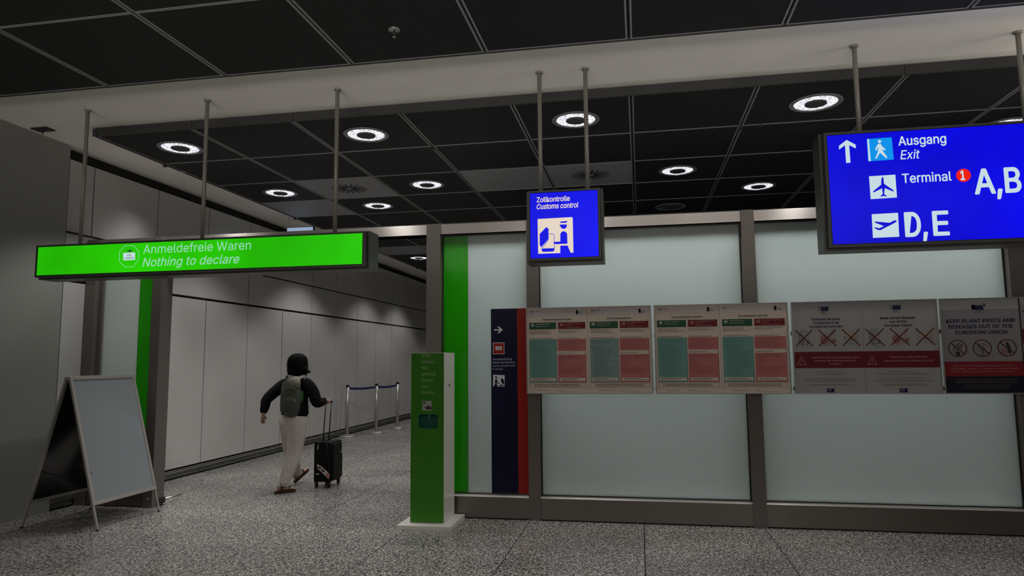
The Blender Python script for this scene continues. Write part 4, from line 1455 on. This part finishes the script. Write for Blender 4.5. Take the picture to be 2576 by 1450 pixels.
# ================================================================ QUEUE POSTS
mat('chrome', (0.50, 0.49, 0.47), 0.36, 0.75)
mat('belt_blue', (0.008, 0.012, 0.10), 0.6)
SP = [(-6.30, 14.35), (-5.945, 15.15), (-5.845, 16.27)]
labs = ['chrome queue barrier post closest to the suitcase, its base against the wall rail', 'chrome queue barrier post in the middle of the three, between two blue belts',
        'chrome queue barrier post furthest along the corridor, nearest the green dispenser']
for i, ((x, y), lb) in enumerate(zip(SP, labs)):
    t = thing('queue_barrier', lb, 'barrier post', (x, y, 0), 'chrome belt posts in the corridor')
    MB().lathe([(0.19, 0.0), (0.19, 0.014), (0.17, 0.026), (0.07, 0.045), (0.04, 0.055)], (x, y, 0), 36).build('base', 'chrome', t)
    MB().lathe([(0.036, 0.05), (0.036, 1.07)], (x, y, 0), 24).build('pole', 'chrome', t)
    MB().lathe([(0.040, 1.07), (0.040, 1.105), (0.034, 1.115), (0.001, 1.115)], (x, y, 0), 24).build('cap', 'sign_case_dark', t)
    MB().box((x - 0.02, y + 0.03, 1.005), (x + 0.02, y + 0.05, 1.07)).build('belt_cassette', 'sign_case_dark', t)
    if i < 2:
        x2, y2 = SP[i + 1]
        d = Vector((x2 - x, y2 - y, 0)).normalized()
        m = MB(); n = 12
        pts = []
        for k in range(n + 1):
            q = k / n
            p = Vector((x, y, 0)) + d * 0.04 + (Vector((x2, y2, 0)) - d * 0.04 - Vector((x, y, 0)) - d * 0.04) * q
            pts.append((p.x, p.y, -0.02 * math.sin(math.pi * q)))
        for k in range(n):
            a, b = pts[k], pts[k + 1]
            m.face([(a[0], a[1], 1.012 + a[2]), (b[0], b[1], 1.012 + b[2]), (b[0], b[1], 1.062 + b[2]), (a[0], a[1], 1.062 + a[2])])
        m.build('belt', 'belt_blue', t)['label'] = 'dark blue webbing belt'

# ================================================================ WALKING PERSON
mat('skin', (0.42, 0.24, 0.16), 0.55)
mat('jacket_black', (0.004, 0.004, 0.005), 0.9, spec=0.15, bump=(22, 0.5))
mat('trousers_cream', (0.58, 0.51, 0.47), 0.85, noise=(6, 0.06), bump=(14, 0.6))
mat('hair_black', (0.002, 0.0018, 0.0018), 0.7, spec=0.06, bump=(60, 0.6))
mat('bag_olive', (0.055, 0.058, 0.043), 0.6, noise=(9, 0.15), bump=(26, 0.45))
mat('bag_strap', (0.20, 0.20, 0.17), 0.7)
mat('bag_sheen', (0.15, 0.148, 0.11), 0.45, bump=(20, 0.5))  # lighter olive: highlight on the bag's top put into the colour
mat('green_pouch', (0.02, 0.09, 0.02), 0.45, bump=(40, 0.4))
mat('sandal_brown', (0.045, 0.025, 0.018), 0.6)
mat('sandal_strap', (0.02, 0.014, 0.012), 0.6)
mat('case_black', (0.004, 0.004, 0.0045), 0.6, spec=0.2, noise=(30, 0.2), bump=(60, 0.25))
mat('case_trim', (0.02, 0.02, 0.021), 0.35)
mat('tag_paper', (0.62, 0.58, 0.55), 0.5)
mat('tag_red', (0.55, 0.10, 0.08), 0.5)
mat('eye_white', (0.6, 0.6, 0.58), 0.3)


def spline(pts, n=6):
    """Catmull-Rom through tuples of any length"""
    out = []
    p = [pts[0]] + list(pts) + [pts[-1]]
    for i in range(1, len(p) - 2):
        for k in range(n):
            t = k / n
            out.append(tuple(0.5 * (2 * b + (-a + c) * t + (2 * a - 5 * b + 4 * c - d) * t * t + (-a + 3 * b - 3 * c + d) * t ** 3)
                             for a, b, c, d in zip(p[i - 1], p[i], p[i + 1], p[i + 2])))
    out.append(tuple(pts[-1]))
    return out


def limb(mb, pts, side=(1, 0, 0), n=20, steps=5, cap=True, wrinkle=0.0, seed=0, close=True):
    """pts: (x, y, z, half width along side, half depth); lofted with elliptical rings"""
    S = Vector(side).normalized()
    rnd = random.Random(seed)
    ph = [rnd.uniform(0, 6.28) for _ in range(4)]
    pp = spline(pts, steps)
    V = [Vector(p[:3]) for p in pp]
    rings = []
    for k, p in enumerate(pp):
        d = (V[min(k + 1, len(V) - 1)] - V[max(k - 1, 0)])
        d = d.normalized() if d.length > 1e-6 else Vector((0, 0, 1))
        a = (S - d * S.dot(d))
        if a.length < 0.1:
            a = Vector((0, 1, 0)) - d * d.y
        a.normalize(); b = d.cross(a).normalized()
        i = len(mb.v)
        for j in range(n):
            t = 2 * math.pi * j / n
            w = 1 + wrinkle * math.sin(2 * t + ph[0] + k * 0.9) * math.sin(k * 1.3 + ph[1] + t) if wrinkle else 1
            mb.v.append(tuple(V[k] + a * math.cos(t) * p[3] * w + b * math.sin(t) * p[4] * w))
        rings.append(i)
    for k in range(len(rings) - 1):
        for j in range(n):
            mb.f.append([rings[k] + j, rings[k] + (j + 1) % n, rings[k + 1] + (j + 1) % n, rings[k + 1] + j]); mb.mi.append(mb.cur); mb.sm.append(True)
    if close:
        mb.f.append([rings[0] + j for j in reversed(range(n))]); mb.mi.append(mb.cur); mb.sm.append(True)
        mb.f.append([rings[-1] + j for j in range(n)]); mb.mi.append(mb.cur); mb.sm.append(True)
    return mb


def fuse(o, voxel=0.009, smooth=6):
    """one continuous skin from overlapping lofts"""
    fix_normals(o)
    r = o.modifiers.new('r', 'REMESH'); r.mode = 'VOXEL'; r.voxel_size = voxel; r.use_smooth_shade = True
    s = o.modifiers.new('s', 'SMOOTH'); s.iterations = smooth; s.factor = 0.5
    dg = bpy.context.evaluated_depsgraph_get(); dg.update()
    me = bpy.data.meshes.new_from_object(o.evaluated_get(dg))
    old = o.data
    o.modifiers.clear(); o.data = me; bpy.data.meshes.remove(old)
    me.polygons.foreach_set('use_smooth', [True] * len(me.polygons))
    return o


def blob(mb, c, r, n=16, m=12, rot=None):
    """ellipsoid"""
    bm = bmesh.new()
    bmesh.ops.create_uvsphere(bm, u_segments=n, v_segments=m, radius=1)
    M = Matrix.Translation(c) @ (rot.to_4x4() if rot else Matrix.Identity(4)) @ Matrix.Diagonal((*r, 1))
    bmesh.ops.transform(bm, matrix=M, verts=bm.verts)
    mb.from_bm(bm, True)
    return mb


J = dict(head=(750, 912, 8.42), neck=(753, 950, 8.40), shR=(775, 966, 8.34), shL=(714, 966, 8.44), elL=(671, 1006, 8.28), wrL=(662, 1042, 8.2),
         elR=(796, 1011, 8.38), wrR=(818, 1009, 8.57), knR=(738, 1143, 8.28), anR=(713, 1222, 8.13), knL=(733, 1140, 8.62), anL=(748, 1200, 8.79))
J = {k: Vector(P(x, y, yy)) for k, (x, y, yy) in J.items()}
PR = thing('person', 'person walking away, black jacket, cream trousers, olive backpack, sandals, pulling a black suitcase', 'person', (-4.39, 8.38, 0))
side = Vector((1, -0.22, 0)).normalized()       # her right hand side
fwd = Vector((0.22, 1, 0)).normalized()

# bare body: one continuous figure with neck, head, arms, hands, legs, feet
bd = MB()
pel = Vector((-4.41, 8.38, 0.88))
chest = Vector((-4.40, 8.40, 1.25))
limb(bd, [(*(pel - Vector((0, 0, .10))), .12, .085), (*pel, .145, .10), (*(pel + Vector((0, 0, .14))), .125, .085), (*chest, .15, .10), (*(chest + Vector((0, 0, .10))), .15, .08), (*J['neck'], .05, .05), (*(J['neck'] + Vector((-.01, 0.02, .08))), .048, .052)], side)
hd = J['head'] + Vector((0, 0.0, 0.0))
blob(bd, hd + Vector((0, 0, 0.0)), (0.075, 0.090, 0.102))
blob(bd, hd + fwd * 0.03 + Vector((0, 0, -0.05)), (0.055, 0.065, 0.06))                # jaw
blob(bd, hd + fwd * 0.098 + Vector((0, 0, -0.012)), (0.012, 0.016, 0.024))              # nose
blob(bd, hd + fwd * 0.088 + Vector((0, 0, -0.055)), (0.024, 0.010, 0.009))              # mouth
for s_ in (-1, 1):
    blob(bd, hd + side * 0.076 * s_ + Vector((0, 0, -0.005)), (0.010, 0.020, 0.032))    # ears


def arm(sh, el, wr):
    limb(bd, [(*sh, .045, .045), (*(sh * .5 + el * .5), .042, .042), (*el, .034, .034), (*(el * .5 + wr * .5), .031, .031), (*wr, .022, .020)], (0, 0, 1) if abs((el - wr).z) < .1 else side, n=14)


arm(J['shR'], J['elR'], J['wrR']); arm(J['shL'], J['elL'], J['wrL'])


def finger(pts, r):
    limb(bd, [(*p, r * (1 - .12 * k), r * (1 - .12 * k)) for k, p in enumerate(pts)], (0, 0, 1), n=8, steps=3)


# left hand, loosely curled, hanging
w = J['wrL']; dn = Vector((-.10, .10, -1)).normalized()
limb(bd, [(*w, .022, .018), (*(w + dn * .03), .030, .016), (*(w + dn * .075), .036, .015)], fwd, n=12)
for k, (off, L_) in enumerate(((-.027, .058), (-.009, .068), (.009, .064), (.027, .05))):
    b0 = w + dn * .07 + fwd * off
    c1 = dn * .6 + side * .55
    finger([b0, b0 + dn * L_ * .45, b0 + dn * L_ * .62 + c1 * L_ * .28, b0 + dn * L_ * .55 + side * L_ * .62], .0085)
finger([w + dn * .025 + fwd * .026, w + dn * .05 + fwd * .048 + side * .008, w + dn * .08 + fwd * .045 + side * .02], .009)
# right hand closed round the suitcase grip (grip runs along y at x -4.075, z 1.095)
w = J['wrR']; gx, gz = -4.075, 1.088
kn = Vector((gx, w.y + .075, gz + .028))
limb(bd, [(*w, .020, .022), (*(w * .5 + kn * .5), .018, .030), (*kn, .016, .036)], (0, 0, 1), n=12)
for k in range(4):
    y = w.y + .045 + k * .020
    L_ = (.9, 1, .97, .85)[k]
    finger([Vector((gx - .012, y, gz + .026)), Vector((gx + .018 * L_, y, gz + .022)), Vector((gx + .025 * L_, y, gz - .004)), Vector((gx + .008, y, gz - .021 * L_)), Vector((gx - .008, y, gz - .018))], .0085)
finger([Vector((gx - .02, w.y + .03, gz + .018)), Vector((gx - .027, w.y + .055, gz)), Vector((gx - .016, w.y + .075, gz - .02))], .009)


def leg(hip, kn, an, heel, toe, up):
    limb(bd, [(*hip, .075, .075), (*(hip * .5 + kn * .5), .065, .065), (*kn, .048, .05), (*(kn * .45 + an * .55), .046, .046), (*an, .032, .034)], side, n=14)
    d = (toe - heel).normalized()
    limb(bd, [(*(heel + up * .03), .026, .030), (*(heel + d * .06 + up * .035), .030, .034), (*(heel + d * .14 + up * .022), .038, .020), (*(heel + d * .20 + up * .014), .036, .012)], side, n=12)
    for k in range(5):
        o_ = side * (.028 - k * .014)
        b0 = heel + d * .185 + o_ + up * .012
        finger([b0, b0 + d * (.035 - abs(k - 1.0) * .004)], .009 if k else .011)


hR = Vector((-4.33, 8.35, .86)); hL = Vector((-4.50, 8.41, .86))
heR = Vector((-4.462, 8.10, .028)); toR = heR + Vector((.16, .17, 0)); upR = Vector((0, 0, 1))
heL = Vector(P(743, 1211, 8.78)) + Vector((0, 0, .012)); toL = heL + Vector((.09, .17, .135)); dL = (toL - heL).normalized()
upL = (Vector((0, 0, 1)) - dL * dL.z).normalized()
leg(hR, J['knR'], J['anR'], heR, toR, upR)
leg(hL, J['knL'], J['anL'], heL, toL, upL)
body = fuse(bd.build('body', 'skin', PR), 0.007, 4)
for s_ in (-1, 1):
    e_ = MB(); blob(e_, hd + fwd * 0.083 + side * 0.030 * s_ + Vector((0, 0, .012)), (0.012, 0.008, 0.009), 10, 8)
    e_.build('eye', 'eye_white', PR)

# trousers
tr = MB()
limb(tr, [(-4.405, 8.37, .99, .155, .115), (-4.405, 8.37, .93, .180, .140), (-4.405, 8.36, .87, .196, .152), (-4.41, 8.36, .80, .188, .14), (-4.43, 8.37, .73, .12, .10), (-4.43, 8.38, .70, .06, .06)], side, n=28)
k_, a_ = J['knR'], J['anR']
limb(tr, [(*(hR + Vector((0, -.01, .03))), .108, .122), (*(hR * .6 + k_ * .4), .120, .116), (*k_, .094, .094), (*(k_ * .5 + a_ * .5 + Vector((.005, 0, 0))), .084, .084), (*(a_ + Vector((.012, .01, .05))), .064, .064), (*(a_ + Vector((.010, .01, .025))), .058, .058)], side, wrinkle=.05, seed=3)
k_, a_ = J['knL'], J['anL']
limb(tr, [(*(hL + Vector((0, -.01, .03))), .108, .122), (*(hL * .6 + k_ * .4), .114, .112), (*k_, .090, .09), (*(k_ * .5 + a_ * .5), .080, .080), (*(a_ + Vector((-.004, -.01, .05))), .062, .062), (*(a_ + Vector((-.002, -.01, .028))), .056, .056)], side, wrinkle=.05, seed=4)
fuse(tr.build('trousers', 'trousers_cream', PR), 0.008, 3)
cf = MB()
a_ = J['anR']; limb(cf, [(*(a_ + Vector((.012, .01, .052))), .069, .069), (*(a_ + Vector((.010, .01, .028))), .066, .066), (*(a_ + Vector((.010, .01, .018))), .058, .058)], side, n=18)
a_ = J['anL']; limb(cf, [(*(a_ + Vector((-.004, -.01, .052))), .064, .064), (*(a_ + Vector((-.002, -.01, .022))), .060, .060)], side, n=18)
fuse(cf.build('trouser_cuff', 'trousers_cream', PR), .006, 2)

# jacket
jk = MB()
limb(jk, [(-4.395, 8.37, .905, .150, .115), (-4.395, 8.37, .955, .186, .140), (-4.395, 8.375, 1.06, .184, .138), (-4.395, 8.38, 1.20, .180, .130), (-4.395, 8.39, 1.31, .185, .115), (-4.385, 8.395, 1.39, .130, .085), (-4.372, 8.40, 1.435, .070, .07), (-4.37, 8.40, 1.475, .062, .066)], side, n=30, wrinkle=.03, seed=1)
sR, eR, wR = J['shR'], J['elR'], J['wrR']
limb(jk, [(*(sR + Vector((-.05, 0, .0))), .07, .07), (*(sR + Vector((0, 0, -.015))), .078, .080), (*(sR * .5 + eR * .5 + Vector((.012, 0, 0))), .078, .078), (*(eR + Vector((0, 0, -.005))), .068, .070), (*(eR * .5 + wR * .5 + Vector((0, 0, -.01))), .058, .066), (*(wR * .85 + eR * .15), .046, .052), (*(wR * .95 + eR * .05), .030, .034)], (0, 0, 1), n=20, wrinkle=.06, seed=5)
sL, eL, wL = J['shL'], J['elL'], J['wrL']
limb(jk, [(*(sL + Vector((.05, 0, .0))), .07, .07), (*(sL + Vector((0, 0, -.015))), .076, .078), (*(sL * .5 + eL * .5 + Vector((0, 0, .0))), .074, .074), (*eL, .064, .066), (*(eL * .5 + wL * .5), .056, .058), (*(wL * .85 + eL * .15), .046, .046), (*(wL * .95 + eL * .05), .032, .032)], (0, 1, 0), n=20, wrinkle=.05, seed=6)
fuse(jk.build('jacket', 'jacket_black', PR), 0.008, 3)

# hair: chin-length bob with one strand flicking out
hr = MB()
hc = Vector(P(750, 914, 8.41))
limb(hr, [(hc.x - .004, hc.y, hc.z + .128, .012, .015), (hc.x - .004, hc.y, hc.z + .122, .045, .055), (hc.x - .004, hc.y, hc.z + .104, .078, .09), (hc.x - .003, hc.y - .004, hc.z + .07, .112, .120), (hc.x - .002, hc.y - .01, hc.z + .02, .130, .130), (hc.x, hc.y - .012, hc.z - .04, .138, .126), (hc.x + .004, hc.y - .014, hc.z - .09, .138, .112), (hc.x + .010, hc.y - .012, hc.z - .13, .120, .09), (hc.x + .012, hc.y - .01, hc.z - .155, .08, .055)], side, n=30, wrinkle=.025, seed=2)
p1, p2, p3 = Vector(P(768, 928, 8.36)), Vector(P(776, 937, 8.36)), Vector(P(783, 933, 8.37))
for q in range(15):
    t = math.radians(-205 + q * 15.5)
    ox, oy = math.cos(t), math.sin(t)
    rnd_ = random.Random(q)
    z_ = -.158 - rnd_.uniform(0, .028)
    fl = rnd_.uniform(-.012, .02)
    limb(hr, [(hc.x + ox * .100, hc.y - .01 + oy * .09, hc.z - .03, .036, .03), (hc.x + ox * .112, hc.y - .01 + oy * .092, hc.z - .10, .032, .026), (hc.x + ox * (.106 + fl), hc.y - .01 + oy * (.084 + fl), hc.z + z_, .008, .008)], (-oy, ox, 0), n=8, steps=3)
limb(hr, [(*p1, .03, .05), (*p2, .016, .03), (*p3, .005, .008)], (0, 0, 1), n=10)
hair = hr.build('hair', 'hair_black', PR)
fuse(hair, .007, 3)
# open the face: push the front of the hair behind the forehead line
me = hair.data
co = np.zeros(len(me.vertices) * 3); me.vertices.foreach_get('co', co); co = co.reshape(-1, 3)
F3 = np.array(fwd); rel = co - np.array(hd)
dep = rel @ F3
msk = (dep > 0.055) & (rel[:, 2] < 0.06)
co[msk] -= np.outer(dep[msk] - 0.055, F3)
me.vertices.foreach_set('co', co.ravel()); me.update()

# backpack
bk = MB()
T3 = lambda x, y, Y=8.245: Vector(P(x, y, Y))
bc = T3(731, 994)
limb(bk, [(*T3(734, 953, 8.27), .05, .04), (*T3(734, 958, 8.25), .095, .07), (*T3(733, 970), .130, .085), (*T3(731, 1000), .142, .095), (*T3(729, 1028), .138, .09), (*T3(729, 1040, 8.25), .12, .07), (*T3(729, 1044, 8.26), .07, .05)], side, n=28, wrinkle=.02, seed=8)
fuse(bk.build('backpack', 'bag_olive', PR), .007, 2)
sh_ = MB()
limb(sh_, [(*(T3(737, 953, 8.26)), .05, .03), (*T3(738, 958, 8.22), .090, .05), (*T3(739, 965, 8.195), .100, .045), (*T3(739, 971, 8.19), .092, .04), (*T3(739, 976, 8.205), .05, .02)], side, n=20, wrinkle=.04, seed=9)
fuse(sh_.build('backpack_lid', 'bag_sheen', PR), .006, 2)
po = MB()
blob(po, T3(728, 1019, 8.165), (.105, .035, .105), 20, 14)
fuse(po.build('backpack_pocket', 'bag_olive', PR), .006, 2)
zp = MB()
zp.tube([T3(x, y, Y) for x, y, Y in spline([(706, 1004, 8.18), (709, 988, 8.155), (717, 978, 8.14), (729, 975, 8.135), (741, 978, 8.14), (750, 988, 8.155), (753, 1004, 8.185)])], 0.003, 6)
zp.build('backpack_zip', 'bag_strap', PR)
gp = MB()
limb(gp, [(*T3(758, 985, 8.27), .022, .03), (*T3(757, 995, 8.26), .034, .042), (*T3(755, 1008, 8.26), .030, .040), (*T3(753, 1014, 8.27), .018, .02)], side, n=14, wrinkle=.15, seed=12)
fuse(gp.build('green_pouch', 'green_pouch', PR), .005, 2)
for pts in ([(738, 954, 8.24), (731, 947, 8.29), (724, 946, 8.36), (722, 953, 8.44)], [(748, 957, 8.24), (757, 950, 8.28), (768, 947, 8.35), (775, 951, 8.44)]):
    m = MB()
    limb(m, [(*P(*p), .022, .007) for p in pts], side if pts[0][0] < 740 else (0.6, 0, -0.8), n=10)
    m.build('backpack_strap', 'bag_strap', PR)

# sandals
for he, to, up in ((heR, toR, upR), (heL, toL, upL)):
    d = (to - he).normalized(); sd = d.cross(up).normalized()
    m = MB(); outl = [(-.035, .022), (-.045, 0), (-.035, -.022), (.06, -.030), (.15, -.044), (.20, -.040), (.225, -.012), (.22, .02), (.18, .042), (.10, .036), (.03, .030)]
    bot = [he + d * (a + .01) + sd * b - up * .026 for a, b in outl]
    top = [p + up * .028 for p in bot]
    m.face(bot); m.face(top[::-1])
    for i in range(len(outl)):
        j = (i + 1) % len(outl); m.face([bot[i], top[i], top[j], bot[j]])
    fix_normals(m.build('sandal_sole', 'sandal_brown', PR))
    m = MB()
    for s0, s1, h0 in ((.04, .075, .075), (.13, .165, .048)):
        for u_ in (0, 1):
            pass
        pts = [he + d * s0 + sd * .036, he + d * (s0 + s1) / 2 + sd * .026 + up * h0 * .8, he + d * (s0 + s1) / 2 + up * h0, he + d * (s0 + s1) / 2 - sd * .028 + up * h0 * .75, he + d * s1 - sd * .040]
        limb(m, [(*p, .014, .004) for p in pts], tuple(d), n=8)
    m.build('sandal_strap', 'sandal_strap', PR)

# ================================================================ SUITCASE
SU = thing('suitcase', 'black upright soft suitcase with raised handle and a white and red airline tag', 'suitcase', (-4.07, 8.70, 0))
sx0, sx1, sy0, sy1, sz0, sz1 = -4.195, -3.965, 8.525, 8.875, 0.075, 0.585
MB().box((sx0, sy0, sz0), (sx1, sy1, sz1), 0.028).build('shell', 'case_black', SU)
MB().box((sx1 - 0.01, sy0 + 0.03, sz0 + 0.03), (sx1 + 0.028, sy1 - 0.03, sz1 - 0.17), 0.018).build('front_pocket', 'case_black', SU)
MB().box((sx1 - 0.01, sy0 + 0.04, sz1 - 0.15), (sx1 + 0.022, sy1 - 0.04, sz1 - 0.03), 0.014).build('front_pocket', 'case_black', SU)
m = MB()
for zz in (sz1 - 0.16,):
    m.tube([(sx1 + 0.016, sy0 + 0.05, zz), (sx1 + 0.016, sy1 - 0.05, zz)], 0.004, 6)
for xx in (sx0 + 0.06, sx1 - 0.05):
    m.tube([(xx, sy0 - 0.002, sz0 + 0.02), (xx, sy0 - 0.002, sz1 - 0.02), (xx, sy0 + 0.03, sz1 + 0.003), (xx, sy1 - 0.03, sz1 + 0.003), (xx, sy1 + 0.002, sz1 - 0.02), (xx, sy1 + 0.002, sz0 + 0.02)], 0.004, 6)
m.build('piping', 'case_trim', SU)
for xx, yy in ((sx0 + .03, sy0 + .03), (sx1 - .03, sy0 + .035), (sx0 + .03, sy1 - .03), (sx1 - .03, sy1 - .03)):
    MB().box((xx - 0.02, yy - 0.02, 0.045), (xx + 0.02, yy + 0.02, 0.085), 0.006).build('wheel_fork', 'case_trim', SU)
    wh = MB().lathe([(0.024, -0.012), (0.027, -0.009), (0.027, 0.009), (0.024, 0.012)], (xx, yy + 0.004, 0.027), 20, axis='x')
    wh.build('wheel', 'rubber', SU)
for yy in (8.60, 8.77):
    MB().tube([(-4.105, yy, sz1 - 0.01), (-4.09, yy, 0.85), (gx, yy, gz - 0.01)], [0.009, 0.008, 0.0065], 10).build('handle_tube', 'case_trim', SU)
MB().tube([(gx, 8.585, gz), (gx, 8.79, gz)], 0.014, 12).build('handle_grip', 'case_trim', SU)
MB().tube([(-4.08, 8.62, sz1 + 0.002), (-4.08, 8.64, sz1 + 0.022), (-4.08, 8.75, sz1 + 0.022), (-4.08, 8.77, sz1 + 0.002)], 0.008, 8).build('carry_handle', 'case_trim', SU)
tg = MB()
yt = sy0 - 0.006
tp = [P(x, y, yt) for x, y in ((797, 1168), (800, 1181), (806, 1186), (820, 1200), (827, 1206), (830, 1196), (824, 1188), (812, 1177), (804, 1171))]
tg.face([(p[0], yt, p[2]) for p in tp]); tg.face([(p[0], yt + 0.001, p[2]) for p in reversed(tp)])
tgo = tg.build('airline_tag', 'tag_paper', SU)
m = MB(); q = [P(x, y, yt - .001) for x, y in ((820, 1197), (826, 1203), (829, 1197), (823, 1191))]
m.face([(p[0], yt - .001, p[2]) for p in q]); o_ = m.build('red_print', 'tag_red', SU)
m = MB()
for q in (((803, 1173), (808, 1178), (805, 1182), (801, 1178)), ((811, 1180), (817, 1186), (814, 1190), (808, 1184))):
    w_ = [P(x, y, yt - .001) for x, y in q]; m.face([(p[0], yt - .001, p[2]) for p in w_])
m.build('tag_print', 'case_trim', SU)
m = MB(); w_ = [P(x, y, yt) for x, y in ((799, 1121), (802, 1121), (800.5, 1131), (798, 1131))]; m.face([(p[0], yt, p[2]) for p in w_])
w_ = [P(x, y, yt) for x, y in ((795, 1192), (803, 1192), (803, 1195), (795, 1195))]; m.face([(p[0], yt, p[2]) for p in w_])
m.build('white_label', 'tag_paper', SU)
